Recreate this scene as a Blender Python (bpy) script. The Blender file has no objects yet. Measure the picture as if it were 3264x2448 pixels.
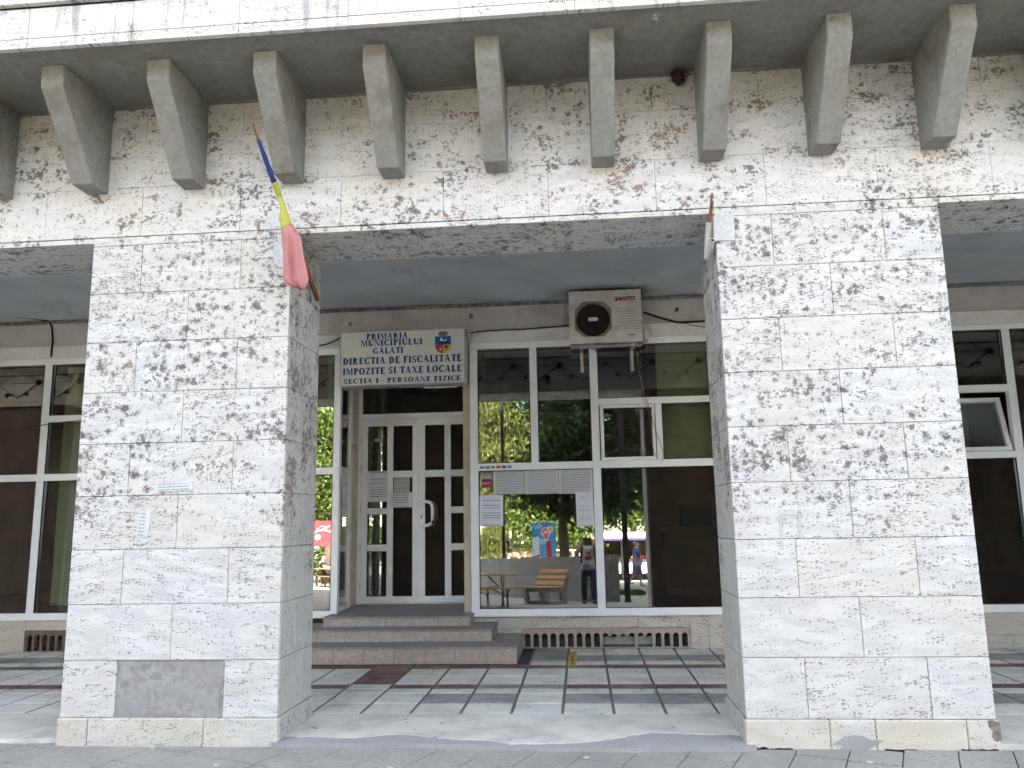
import bpy, bmesh, math, random
from mathutils import Vector, Matrix
random.seed(11)
S = bpy.context.scene
R = math.radians

# ------------------------------------------------------------------ camera
CAMLOC = Vector((0.0, -5.4981, 1.4298))
def cam_axes(yaw, pitch, roll):
    cy, sy, cp, sp = math.cos(yaw), math.sin(yaw), math.cos(pitch), math.sin(pitch)
    f = Vector((sy*cp, cy*cp, sp)); r = Vector((cy, -sy, 0)); u = r.cross(f)
    return math.cos(roll)*r + math.sin(roll)*u, -math.sin(roll)*r + math.cos(roll)*u, f
cr_, cu_, cf_ = cam_axes(R(-4.74765), R(9.6448), R(-1.0496))
cd = bpy.data.cameras.new('camera'); cam = bpy.data.objects.new('camera', cd)
S.collection.objects.link(cam)
cam.matrix_world = Matrix(((cr_.x, cu_.x, -cf_.x, CAMLOC.x), (cr_.y, cu_.y, -cf_.y, CAMLOC.y),
                           (cr_.z, cu_.z, -cf_.z, CAMLOC.z), (0, 0, 0, 1)))
cd.sensor_width = 36; cd.lens = 2546.97/3264*36; cd.clip_start = 0.02; cd.clip_end = 2000
S.camera = cam
# ------------------------------------------------------------------ sky, sun, exposure
SUN_EL, SUN_AZ = 52, 12          # the sun stands behind the building, a little to the right
w = bpy.data.worlds.new('World'); S.world = w; w.use_nodes = True
wn = w.node_tree; sky = wn.nodes.new('ShaderNodeTexSky'); sky.sky_type = 'NISHITA'; sky.sun_disc = False
sky.sun_elevation = R(SUN_EL); sky.sun_rotation = R(SUN_AZ); sky.dust_density = 4.0; sky.air_density = 1.0; sky.ozone_density = 0.6
bg = wn.nodes['Background']; hz = wn.nodes.new('ShaderNodeHueSaturation'); hz.inputs['Saturation'].default_value = .5; wn.links.new(sky.outputs[0], hz.inputs['Color']); wn.links.new(hz.outputs[0], bg.inputs[0]); bg.inputs[1].default_value = 0.11
sl = bpy.data.lights.new('sun', 'SUN'); sun = bpy.data.objects.new('sun', sl); S.collection.objects.link(sun)
sl.energy = 5.0; sl.angle = R(0.53); sl.color = (1, .95, .87)
sdir = Vector((math.sin(R(SUN_AZ))*math.cos(R(SUN_EL)), math.cos(R(SUN_AZ))*math.cos(R(SUN_EL)), math.sin(R(SUN_EL))))
sun.rotation_euler = sdir.to_track_quat('Z', 'Y').to_euler()
S.view_settings.view_transform = 'Standard'; S.view_settings.look = 'None'
S.view_settings.exposure = 3.68; S.view_settings.gamma = 1.0
S.cycles.max_bounces = 7; S.cycles.diffuse_bounces = 4; S.cycles.glossy_bounces = 3; S.cycles.transparent_max_bounces = 12
S.cycles.use_denoising = True; S.cycles.use_adaptive_sampling = True; S.cycles.adaptive_threshold = .03; S.cycles.adaptive_min_samples = 12

# ------------------------------------------------------------------ object helpers
def link(o, parent=None):
    S.collection.objects.link(o)
    if parent is not None: o.parent = parent
    return o
def tag(o, label=None, cat=None, group=None, kind=None):
    if label: o['label'] = label
    if cat: o['category'] = cat
    if group: o['group'] = group
    if kind: o['kind'] = kind
    return o
def empty(name, loc=(0, 0, 0), parent=None, label=None, cat=None, group=None):
    o = bpy.data.objects.new(name, None); link(o, parent); o.location = loc; o.empty_display_size = .1
    return tag(o, label, cat, group)
class MB:
    """collects boxes, prisms and tubes into one mesh"""
    def __init__(s, off=(0, 0, 0)): s.v = []; s.f = []; s.off = Vector(off)
    def add(s, vs, fs):
        n = len(s.v); s.v += [tuple(Vector(p) - s.off) for p in vs]; s.f += [tuple(i+n for i in q) for q in fs]; return s
    def box(s, x0, x1, y0, y1, z0, z1):
        return s.add([(x0,y0,z0),(x1,y0,z0),(x1,y1,z0),(x0,y1,z0),(x0,y0,z1),(x1,y0,z1),(x1,y1,z1),(x0,y1,z1)],
                     [(0,3,2,1),(4,5,6,7),(0,1,5,4),(1,2,6,5),(2,3,7,6),(3,0,4,7)])
    def prism(s, pts, d):   # pts: planar loop, extruded by vector d
        n = len(pts); d = Vector(d); a = [Vector(p) for p in pts]
        s.add(a + [p+d for p in a], [tuple(range(n-1, -1, -1)), tuple(range(n, 2*n))] + [(i, (i+1) % n, n+(i+1) % n, n+i) for i in range(n)])
        return s
    def tube(s, pts, r, seg=8, cap=True):
        pts = [Vector(p) for p in pts]; rr = r if isinstance(r, (list, tuple)) else [r]*len(pts)
        vs = []; fs = []; up = Vector((0, 0, 1)); n = len(pts)
        for i, p in enumerate(pts):
            t = (pts[min(i+1, n-1)] - pts[max(i-1, 0)]).normalized()
            a = t.cross(up if abs(t.z) < .95 else Vector((1, 0, 0))).normalized(); b = t.cross(a)
            for k in range(seg):
                an = 2*math.pi*k/seg; vs.append(p + rr[i]*(a*math.cos(an)+b*math.sin(an)))
        for i in range(n-1):
            for k in range(seg):
                k2 = (k+1) % seg; fs.append((i*seg+k, i*seg+k2, (i+1)*seg+k2, (i+1)*seg+k))
        if cap: fs.append(tuple(range(seg-1, -1, -1))); fs.append(tuple((n-1)*seg+k for k in range(seg)))
        return s.add(vs, fs)
    def bar(s, a, b, wx, wz):    # a rectangular bar from a to b
        a, b = Vector(a), Vector(b); t = (b-a).normalized()
        u = t.cross(Vector((0, 0, 1)) if abs(t.z) < .95 else Vector((0, 1, 0))).normalized(); q = t.cross(u)
        vs = []
        for p in (a, b):
            for (i, j) in ((-1,-1),(1,-1),(1,1),(-1,1)): vs.append(p + u*i*wx/2 + q*j*wz/2)
        return s.add(vs, [(3,2,1,0),(4,5,6,7),(0,1,5,4),(1,2,6,5),(2,3,7,6),(3,0,4,7)])
    def ball(s, c, rx, ry=None, rz=None, seg=12, rings=8):
        ry = ry or rx; rz = rz or rx; c = Vector(c); vs = [c+Vector((0,0,rz))]; fs = []
        for i in range(1, rings):
            th = math.pi*i/rings
            for k in range(seg):
                an = 2*math.pi*k/seg; vs.append(c+Vector((rx*math.sin(th)*math.cos(an), ry*math.sin(th)*math.sin(an), rz*math.cos(th))))
        vs.append(c-Vector((0,0,rz))); L = len(vs)-1
        for k in range(seg):
            fs.append((0, 1+k, 1+(k+1) % seg)); fs.append((L, L-seg+(k+1) % seg, L-seg+k))
        for i in range(rings-2):
            for k in range(seg):
                a = 1+i*seg+k; b = 1+i*seg+(k+1) % seg; fs.append((a, a+seg, b+seg, b))
        return s.add(vs, fs)
    def build(s, name, m, parent=None, bevel=0, smooth=False, fix=True):
        me = bpy.data.meshes.new(name); me.from_pydata(s.v, [], s.f)
        if fix or bevel:
            bm = bmesh.new(); bm.from_mesh(me)
            bmesh.ops.recalc_face_normals(bm, faces=bm.faces)
            if bevel: bmesh.ops.bevel(bm, geom=list(bm.edges), offset=bevel, segments=1, affect='EDGES', clamp_overlap=True)
            bm.to_mesh(me); bm.free()
        if smooth: me.polygons.foreach_set('use_smooth', [True]*len(me.polygons))
        me.materials.append(m); o = bpy.data.objects.new(name, me); link(o, parent)
        if s.off.length: o.location = s.off
        return o
def bx(name, m, parent, x0, x1, y0, y1, z0, z1, bevel=0):
    return MB().box(x0, x1, y0, y1, z0, z1).build(name, m, parent, bevel)

# ------------------------------------------------------------------ material helpers
class NT:
    def __init__(s, name, rough=.7, spec=.3, metal=0):
        s.m = bpy.data.materials.new(name); s.m.use_nodes = True; s.t = s.m.node_tree; s.b = s.t.nodes['Principled BSDF']
        s.b.inputs['Roughness'].default_value = rough; s.b.inputs['Specular IOR Level'].default_value = spec; s.b.inputs['Metallic'].default_value = metal
    def n(s, ty, **kw):
        nd = s.t.nodes.new(ty)
        for k, v in kw.items(): setattr(nd, k, v)
        return nd
    def set(s, sock, v):
        if hasattr(v, 'is_output') or isinstance(v, bpy.types.NodeSocket): s.t.links.new(v, sock)
        elif isinstance(v, (tuple, list)) and len(v) == 3 and sock.type == 'RGBA': sock.default_value = (*v, 1)
        else: sock.default_value = v
    def pos(s): return s.n('ShaderNodeNewGeometry').outputs['Position']
    def obj(s): return s.n('ShaderNodeTexCoord').outputs['Object']
    def rnd(s): return s.n('ShaderNodeObjectInfo').outputs['Random']
    def vm(s, op, a, b=None, sc=None):
        nd = s.n('ShaderNodeVectorMath', operation=op); s.set(nd.inputs[0], a)
        if b is not None: s.set(nd.inputs[1], b)
        if sc is not None: s.set(nd.inputs['Scale'], sc)
        return nd.outputs[0]
    def ma(s, op, a, b=0.0, c=None, clamp=False):
        nd = s.n('ShaderNodeMath', operation=op, use_clamp=clamp); s.set(nd.inputs[0], a); s.set(nd.inputs[1], b)
        if c is not None: s.set(nd.inputs[2], c)
        return nd.outputs[0]
    def noise(s, vec, scale, detail=3, rough=.55, col=False, dist=0.):
        nd = s.n('ShaderNodeTexNoise'); s.set(nd.inputs['Vector'], vec); nd.inputs['Scale'].default_value = scale
        nd.inputs['Detail'].default_value = detail; nd.inputs['Roughness'].default_value = rough; nd.inputs['Distortion'].default_value = dist
        return nd.outputs['Color' if col else 'Fac']
    def voro(s, vec, scale, rnd=1., feature='F1'):
        nd = s.n('ShaderNodeTexVoronoi', feature=feature); s.set(nd.inputs['Vector'], vec); nd.inputs['Scale'].default_value = scale
        nd.inputs['Randomness'].default_value = rnd; return nd
    def mr(s, v, a, b, c=0., d=1., smooth=True):
        nd = s.n('ShaderNodeMapRange', interpolation_type='SMOOTHSTEP' if smooth else 'LINEAR')
        for i, x in enumerate((v, a, b, c, d)): s.set(nd.inputs[i], x)
        return nd.outputs[0]
    def mix(s, f, a, b, mode='MIX'):
        nd = s.n('ShaderNodeMix', data_type='RGBA', blend_type=mode); s.set(nd.inputs[0], f); s.set(nd.inputs[6], a); s.set(nd.inputs[7], b); return nd.outputs[2]
    def sep(s, v): return s.n('ShaderNodeSeparateXYZ') if v is None else s._sep(v)
    def _sep(s, v): nd = s.n('ShaderNodeSeparateXYZ'); s.set(nd.inputs[0], v); return nd.outputs
    def comb(s, x, y, z):
        nd = s.n('ShaderNodeCombineXYZ'); s.set(nd.inputs[0], x); s.set(nd.inputs[1], y); s.set(nd.inputs[2], z); return nd.outputs[0]
    def bump(s, h, strength=.3, dist=.01):
        nd = s.n('ShaderNodeBump'); nd.inputs['Strength'].default_value = strength; nd.inputs['Distance'].default_value = dist
        s.set(nd.inputs['Height'], h); s.t.links.new(nd.outputs[0], s.b.inputs['Normal'])
    def col(s, c): s.set(s.b.inputs['Base Color'], c); return s.m
    def rough(s, r): s.set(s.b.inputs['Roughness'], r)

def travertine(name, plane, base=(.6, .59, .575), zmask=True, pit=1., big=1., fine=1., tint=None, beds=1., drip=0., brown=(.16, .125, .105)):
    """plane: the two axes of the face, the first running along the beds"""
    k = NT(name, .75, .25); P = k._sep(k.pos()); rnd = k.rnd(); ax = {'x': P[0], 'y': P[1], 'z': P[2]}
    uv = k.comb(ax[plane[0]], ax[plane[1]], 0.); tilt = k.ma('MULTIPLY', k.ma('MULTIPLY', k.ma('SUBTRACT', k.ma('FRACT', k.ma('MULTIPLY', rnd, 7.3)), .5), .34), ax[plane[0]])
    sh = k.comb(k.ma('MULTIPLY', rnd, 37.), k.ma('MULTIPLY', rnd, 53.), 0.); uo = k.vm('ADD', k.comb(ax[plane[0]], k.ma('ADD', ax[plane[1]], tilt), 0.), sh)
    def n2(vec, scale, detail=3, rough=.6, col=False): 
        o = k.noise(vec, scale, detail, rough, col); o.node.noise_dimensions = '2D'; return o
    def v2(vec, scale): 
        v = k.voro(vec, scale, 1.); v.voronoi_dimensions = '2D'; return v
    half = (.5, .5, .5)
    wob = k.vm('SCALE', k.vm('SUBTRACT', n2(uo, 3.5, 3, .6, True), half), sc=.10)
    g = k.vm('MULTIPLY', k.vm('ADD', uo, wob), (1., 4.5, 0.))
    bed = n2(g, 3., 5, .65); streak = n2(k.vm('MULTIPLY', g, (1., 2.5, 0.)), 9., 3, .6)
    c = k.mix(k.mr(bed, .36, .66), tuple(x*(1-.12*beds) for x in base), base)
    c = k.mix(k.ma('MULTIPLY', k.mr(streak, .55, .75), .28*beds), c, (base[0]*.74, base[1]*.69, base[2]*.62))
    c = k.mix(k.ma('MULTIPLY', rnd, .5), c, (base[0]*.94, base[1]*.90, base[2]*.83))
    # small pits strung along the beds
    vp = v2(k.vm('MULTIPLY', k.vm('ADD', uo, k.vm('SCALE', wob, sc=.8)), (34., 105., 0.)), 1.); pr = k._sep(vp.outputs['Color'])
    pm = k.mr(n2(k.vm('MULTIPLY', g, (1., 1.2, 0.)), 4.5, 4, .7), .40, .60)
    pt = k.ma('MULTIPLY', k.mr(k.ma('SUBTRACT', vp.outputs['Distance'], k.ma('MULTIPLY', k.ma('MULTIPLY', pr[0], .62), k.ma('MULTIPLY', pm, k.mr(k.ma('FRACT', k.ma('MULTIPLY', rnd, 13.7)), 0., 1., .6, 1.15, False)))), -.12, .02, 1., 0.), .85*pit)
    c = k.mix(pt, c, (.17, .15, .135))
    # frayed dark blotches of old growth and dirt
    fr = k.vm('SUBTRACT', n2(uv, 38., 4, .9, True), half)
    ud = k.vm('ADD', uv, k.vm('SCALE', fr, sc=.12)); uf = k.vm('ADD', uv, k.vm('SCALE', fr, sc=.05))
    zone = k.mr(k.ma('ADD', P[2], k.ma('MULTIPLY', n2(uv, 2.2, 2), .9)), 1.45, 2.15, .05, 1.) if zmask else 1.0
    lg = n2(uv, 1.0, 3, .6); mask = k.ma('MULTIPLY', k.ma('MULTIPLY', k.mr(lg, .32, .56, .6, 1.), zone), k.mr(n2(k.vm('MULTIPLY', uv, (1.1, 9., 0.)), 1., 3, .6), .38, .6, .68, 1.2))
    tot = None
    for sc_, r0, off in ((10.5, .27, 0.), (17., .29, 3.7)):
        vb = v2(k.vm('ADD', k.vm('MULTIPLY', ud, (.9, 1.1, 0.)), (off, off*.7, 0.)), sc_); vr = k._sep(vb.outputs['Color'])
        rad = k.ma('MULTIPLY', k.ma('MULTIPLY', k.mr(vr[0], .15, 1., .15, 1., False), r0*big), mask)
        t_ = k.ma('MULTIPLY', k.mr(k.ma('SUBTRACT', vb.outputs['Distance'], rad), -.10, .02, 1., 0.), k.mr(rad, .04, .12))
        tot = t_ if tot is None else k.ma('MAXIMUM', tot, t_)
    vs_ = v2(k.vm('MULTIPLY', uf, (.75, 1.25, 0.)), 46.); sr = k._sep(vs_.outputs['Color'])
    near = k.ma('MULTIPLY', k.mr(n2(uv, 4.2, 4, .72), .46, .64), mask)
    t_ = k.mr(k.ma('SUBTRACT', vs_.outputs['Distance'], k.ma('MULTIPLY', k.ma('MULTIPLY', sr[1], .75*fine), near)), -.14, .02, 1., 0.)
    tot = k.ma('MULTIPLY', k.ma('MAXIMUM', tot, k.ma('MULTIPLY', t_, .9)), .93)
    c = k.mix(tot, c, k.mix(k.mr(n2(uv, 3., 2), .42, .62), (.10, .088, .084), brown))
    if drip: c = k.mix(k.ma('MULTIPLY', k.ma('MULTIPLY', k.mr(n2(k.vm('MULTIPLY', uv, (15., 1.3, 0.)), 1., 4, .7), .5, .68), k.mr(n2(uv, 1.6, 2), .45, .6)), drip), c, (.27, .25, .235))
    if tint: c = k.mix(k.ma('MULTIPLY', k.mr(n2(uv, 1.7, 4, .7), .42, .62), tint[3]), c, tint[:3], 'MULTIPLY')
    k.bump(k.ma('SUBTRACT', k.ma('MULTIPLY', streak, .3), k.ma('ADD', pt, k.ma('MULTIPLY', tot, .6))), .4, .005)
    return k.col(c)
def speckle(name, base, dark, scale, amt=.5, rough=.8, bump=.2, stain=None, spec=.25, bscale=None):
    k = NT(name, rough, spec); P = k.pos()
    a = k.noise(P, scale, 5, .65); b = k.noise(P, scale*.13, 4, .6)
    c = k.mix(k.mr(a, .35, .7, 0., amt), base, dark)
    c = k.mix(k.ma('MULTIPLY', k.mr(b, .4, .7), amt), c, tuple(x*.78 for x in base))
    c = k.mix(k.ma('MULTIPLY', k.rnd(), .18), c, tuple(x*.75 for x in base))
    if stain: c = k.mix(k.ma('MULTIPLY', k.mr(k.noise(P, 1.6, 5, .7), .5, .68), stain[3]), c, stain[:3])
    if bump: k.bump(k.noise(P, bscale or scale*1.5, 4, .6), bump, .01)
    return k.col(c)
def plain(name, c, rough=.6, spec=.3, metal=0, var=.12, scale=6.):
    k = NT(name, rough, spec, metal); P = k.pos()
    n = k.noise(P, scale, 4, .6)
    return k.col(k.mix(k.ma('MULTIPLY', k.mr(n, .35, .7), 1.), c, tuple(x*(1-var*2) for x in c)))
def glassmat(name, refl=.33, tint=(.55, .6, .58)):
    k = NT(name); t = k.t; out = t.nodes['Material Output']
    g = k.n('ShaderNodeBsdfGlossy'); g.inputs['Roughness'].default_value = 0.0; g.inputs['Color'].default_value = (.97, 1, .97, 1)
    tr = k.n('ShaderNodeBsdfTransparent'); tr.inputs['Color'].default_value = (*tint, 1)
    fr = k.n('ShaderNodeFresnel'); fr.inputs['IOR'].default_value = 1.5
    f = k.ma('ADD', k.ma('MULTIPLY', fr.outputs[0], .9), refl-.04, clamp=True)
    mx = k.n('ShaderNodeMixShader'); t.links.new(f, mx.inputs[0]); t.links.new(tr.outputs[0], mx.inputs[1]); t.links.new(g.outputs[0], mx.inputs[2])
    # dust on the pane, very thin
    df = k.n('ShaderNodeBsdfDiffuse'); df.inputs['Color'].default_value = (.5, .5, .46, 1)
    d2 = k.n('ShaderNodeMixShader'); t.links.new(k.mr(k.noise(k.pos(), 7., 5, .7), .4, .8, .004, .03), d2.inputs[0])
    t.links.new(mx.outputs[0], d2.inputs[1]); t.links.new(df.outputs[0], d2.inputs[2])
    t.links.new(d2.outputs[0], out.inputs['Surface']); return k.m
def leafmat(name, c1, c2, trans=.35):
    k = NT(name, .5, .3); P = k.pos(); t = k.t
    c = k.mix(k.noise(P, 1.7, 3), c1, c2); c = k.mix(k.ma('MULTIPLY', k.noise(P, 23., 2), .6), c, tuple(x*.55 for x in c1))
    k.col(c)
    tl = k.n('ShaderNodeBsdfTranslucent'); t.links.new(k.mix(1., c, (1.2, 1.25, .5), 'MULTIPLY'), tl.inputs[0])
    mx = k.n('ShaderNodeMixShader'); mx.inputs[0].default_value = trans; t.links.new(k.b.outputs[0], mx.inputs[1]); t.links.new(tl.outputs[0], mx.inputs[2])
    t.links.new(mx.outputs[0], t.nodes['Material Output'].inputs['Surface']); return k.m
def textlines(name, paper=(.72, .73, .76), ink=(.13, .13, .16), pitch=.018, x0=.08, x1=.92, gaps=.55, amt=.8, w=.3, h=.4):
    """a printed sheet: rows of broken small print; object coordinates run 0..w by 0..h"""
    k = NT(name, .6, .2); o = k._sep(k.obj()); u = k.ma('DIVIDE', o[0], w); row = k.ma('DIVIDE', o[2], pitch)
    fr = k.ma('FRACT', row); ln = k.ma('FLOOR', row)
    inrow = k.ma('MULTIPLY', k.mr(fr, .25, .3), k.mr(fr, .68, .74, 1., 0.))
    inx = k.ma('MULTIPLY', k.mr(u, x0, x0+.01), k.mr(u, x1-.01, x1, 1., 0.))
    words = k.mr(k.noise(k.comb(k.ma('MULTIPLY', o[0], 90.), ln, 0.), 1., 2, .7), .38, .46)
    par = k.mr(k.noise(k.comb(k.rnd(), k.ma('MULTIPLY', ln, .37), 3.), 1.3, 1), gaps-.05, gaps, .18, 1.)
    f = k.ma('MULTIPLY', k.ma('MULTIPLY', inrow, inx), k.ma('MULTIPLY', words, par))
    c = k.mix(k.ma('MULTIPLY', f, amt), k.mix(k.noise(k.pos(), 5.), paper, tuple(x*.85 for x in paper)), ink)
    return k.col(c)
def emit(name, c, s):
    k = NT(name); e = k.n('ShaderNodeEmission'); e.inputs[0].default_value = (*c, 1); e.inputs[1].default_value = s
    k.t.links.new(e.outputs[0], k.t.nodes['Material Output'].inputs['Surface']); return k.m

M = {}
M['tf'] = travertine('travertine_front', 'xz', base=(.6, .59, .575), pit=.88, fine=1., big=1.12, beds=1.5, tint=(.97, .93, .86, .45))
M['tw'] = travertine('travertine_upper', 'xz', zmask=False, big=.8, fine=1.35, pit=.75, brown=(.2, .13, .095), tint=(1., .93, .83, .4))
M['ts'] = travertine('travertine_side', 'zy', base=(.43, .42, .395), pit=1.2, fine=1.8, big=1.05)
M['tu'] = travertine('travertine_soffit', 'xy', base=(.64, .63, .62), zmask=False, fine=1.1, big=1.1)
M['tp'] = travertine('travertine_plinth', 'xz', base=(.56, .54, .49), big=.2, fine=.4, pit=.65, zmask=False, tint=(.95, .86, .7, .4))
M['tb'] = travertine('travertine_base', 'xz', base=(.56, .52, .46), zmask=False, pit=.9, fine=.5, big=.2)
M['tk'] = travertine('travertine_rear_shaded', 'xz', base=(.15, .12, .1), zmask=False)  # darker copy of the stone, shade of the pillar backs put into its colour
M['tc'] = travertine('travertine_cornice', 'xz', zmask=False, big=.4, fine=.6, pit=.7, drip=.75)
M['tr'] = speckle('grey_render_patch', (.36, .345, .33), (.17, .16, .15), 22., .8, .9, .6, stain=(.24, .22, .2, .7))
M['core'] = plain('dark_joint', (.10, .092, .085), .95, .1)
M['conc'] = speckle('cast_concrete', (.262, .255, .232), (.15, .142, .125), 26., .55, .9, .5, stain=(.15, .125, .09, .7))
M['soff'] = speckle('soffit_concrete', (.245, .238, .21), (.14, .135, .12), 18., .6, .95, .4, stain=(.16, .15, .12, .6))
M['plast'] = speckle('dirty_plaster', (.56, .53, .5), (.4, .37, .34), 9., .35, .9, .15, stain=(.3, .26, .22, .45))
M['grime'] = speckle('grimy_edge', (.34, .32, .29), (.05, .045, .04), 16., .9, .95, .4, stain=(.06, .05, .045, .8))
M['cream'] = speckle('cream_plaster', (.6, .54, .42), (.42, .34, .22), 7., .4, .9, .15, stain=(.42, .3, .17, .5))
M['pvc'] = plain('white_pvc', (.84, .85, .86), .35, .4, var=.04, scale=3.)
M['pvc2'] = speckle('aged_white_panel', (.74, .73, .71), (.45, .42, .38), 11., .3, .5, 0, stain=(.45, .4, .33, .35))
M['glass'] = glassmat('window_glass', .37, (.72, .76, .72))
M['dglass'] = glassmat('door_glass', .26, (.42, .42, .4))
M['seal'] = plain('black_seal', (.02, .02, .02), .6)
M['blind'] = plain('olive_roller_blind', (.55, .60, .36), .8, .2, var=.06)
M['int_wall'] = plain('interior_brown', (.34, .2, .11), .8, .2, var=.2, scale=2.)
M['int_floor'] = plain('interior_floor', (.12, .1, .085), .5, .3)
M['int_ceil'] = plain('interior_ceiling', (.12, .115, .11), .9)
M['wood_dark'] = plain('dark_wood', (.13, .075, .04), .5, .3, var=.2)
M['black'] = plain('black_paint', (.018, .017, .017), .5, .3)
M['steel'] = plain('grey_steel', (.34, .33, .32), .5, .4, .2)
M['cable'] = plain('black_cable', (.025, .022, .02), .6)
M['sign'] = plain('sign_face', (.62, .65, .60), .4, .35, var=.05, scale=3.)
M['signside'] = plain('sign_side', (.42, .43, .4), .5, var=.12)
M['ink'] = plain('blue_letter', (.018, .045, .2), .5, var=.05)
M['ac'] = plain('ac_cream', (.62, .59, .54), .45, .35, var=.1, scale=9.)
M['acdirt'] = plain('ac_recess', (.3, .25, .2), .7, var=.15)
M['fan'] = plain('fan_dark', (.03, .026, .024), .7)
M['red'] = plain('red_letter', (.30, .01, .012), .5, var=.05)
M['foil'] = plain('grey_foil', (.34, .34, .36), .35, .5, .4, var=.2, scale=30.)
M['whiterust'] = speckle('rusty_white_paint', (.55, .51, .45), (.25, .12, .06), 40., .7, .6, .1)
M['rust'] = speckle('rust', (.24, .1, .045), (.11, .05, .03), 40., .7, .85, .3)
M['wpaint'] = speckle('old_white_paint', (.54, .545, .55), (.3, .2, .13), 60., .45, .5, .1)
M['nest'] = speckle('mud', (.07, .045, .035), (.03, .02, .016), 60., .6, .95, .8)
# ------------------------------------------------------------------ ground and arcade floor
k = NT('pavement_concrete', .85, .25); P = k.pos()
a = k.noise(P, 45., 5, .7); b = k.noise(P, 1.1, 5, .6)
c = k.mix(k.mr(a, .35, .7), (.33, .315, .28), (.235, .225, .205)); c = k.mix(k.mr(b, .42, .66, 0., .55), c, (.215, .2, .185))
c = k.mix(k.mr(k.noise(P, 160., 2), .66, .72, 0., .5), c, (.5, .5, .5)); k.bump(a, .35, .01); M['pave'] = k.col(c)
k = NT('plaza_concrete', .9, .2); P = k.pos()
M['plaza'] = k.col(k.mix(k.mr(k.noise(P, 2.3, 6, .65), .35, .7), (.33, .315, .28), (.25, .238, .212)))
def tilemat(name, base, dark, gum=1.):
    k = NT(name, .42, .4); P = k.pos()
    sp = k.noise(P, 120., 3, .7); b = k.noise(P, 2.1, 5, .65)
    c = k.mix(k.mr(sp, .4, .65, 0., .5), base, dark); c = k.mix(k.mr(b, .42, .66, 0., .8), c, tuple(x*.58 for x in base))
    c = k.mix(k.ma('MULTIPLY', k.rnd(), .25), c, tuple(x*.7 for x in base))
    v = k.voro(k.vm('ADD', P, k.vm('SCALE', k.vm('SUBTRACT', k.noise(P, 40., 2, col=True), (.5,.5,.5)), sc=.03)), 7.5); vr = k._sep(v.outputs['Color'])
    g = k.ma('MULTIPLY', k.mr(v.outputs['Distance'], .10, .15, 1., 0.), k.mr(vr[1], .3, .34))
    c = k.mix(k.ma('MULTIPLY', g, .75*gum), c, (.05, .047, .05))
    k.rough(k.mr(b, .3, .7, .35, .65)); k.bump(sp, .08, .004); return k.col(c)
M['tl'] = tilemat('terrazzo_light', (.74, .73, .66), (.56, .55, .5))
M['tg'] = tilemat('terrazzo_grey', (.34, .34, .325), (.24, .24, .23))
M['trd'] = tilemat('terrazzo_red', (.2, .11, .105), (.13, .075, .075), .4)
M['slab'] = tilemat('threshold_slab', (.64, .62, .55), (.5, .48, .42))
M['mortar'] = speckle('grey_mortar', (.34, .33, .32), (.24, .235, .23), 50., .5, .95, .5)
M['joint'] = speckle('dirty_joint', (.2, .185, .18), (.12, .11, .105), 40., .6, .9, .3)
M['gran'] = speckle('pink_granite', (.47, .405, .345), (.28, .225, .19), 32., .8, .55, .1, spec=.4)
M['tread'] = speckle('dark_granite_tread', (.3, .285, .27), (.18, .17, .165), 30., .6, .6, .15, spec=.4)

ZP = -.03
gm = MB(); ys = [400., -.02, -5.6, -600.]; zs = [ZP-.03, ZP-.03, -.087, -.087]
for i in range(3):
    gm.add([(-500, ys[i], zs[i]), (500, ys[i], zs[i]), (500, ys[i+1], zs[i+1]), (-500, ys[i+1], zs[i+1])], [(0, 3, 2, 1)])
ground = tag(gm.build('pavement', M['plaza'], fix=False), kind='structure')
# paving flags near the facade, laid at a slant to it
u1 = Vector((math.cos(R(-22)), math.sin(R(-22)), 0)); u2 = Vector((-u1.y, u1.x, 0)); n_sl = 0
flag_mesh = None; sz = .30
def gz(y): return ZP + min(0, y)*(.057/5.6)
for i in range(-40, 40):
    for j in range(-40, 40):
        p = Vector((.99, .0, 0)) + u1*(i+.5)*sz + u2*(j+.5)*sz
        if not (-4.9 < p.x < 4.1 and -1.35 < p.y < .12): continue
        if flag_mesh is None:
            q = MB(); h = sz/2-.0035
            q.prism([(-h, -h, -.05), (h, -h, -.05), (h, h, -.05), (-h, h, -.05)], (0, 0, .05))
            o = q.build('paving_flag', M['pave'], ground, bevel=.003); flag_mesh = o.data
        else: o = link(bpy.data.objects.new('paving_flag', flag_mesh), ground)
        o.location = (p.x, p.y, gz(p.y)+random.uniform(-.0025, .0025)); o.rotation_euler = (random.uniform(-.006, .006), random.uniform(-.006, .006), R(-22))

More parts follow.
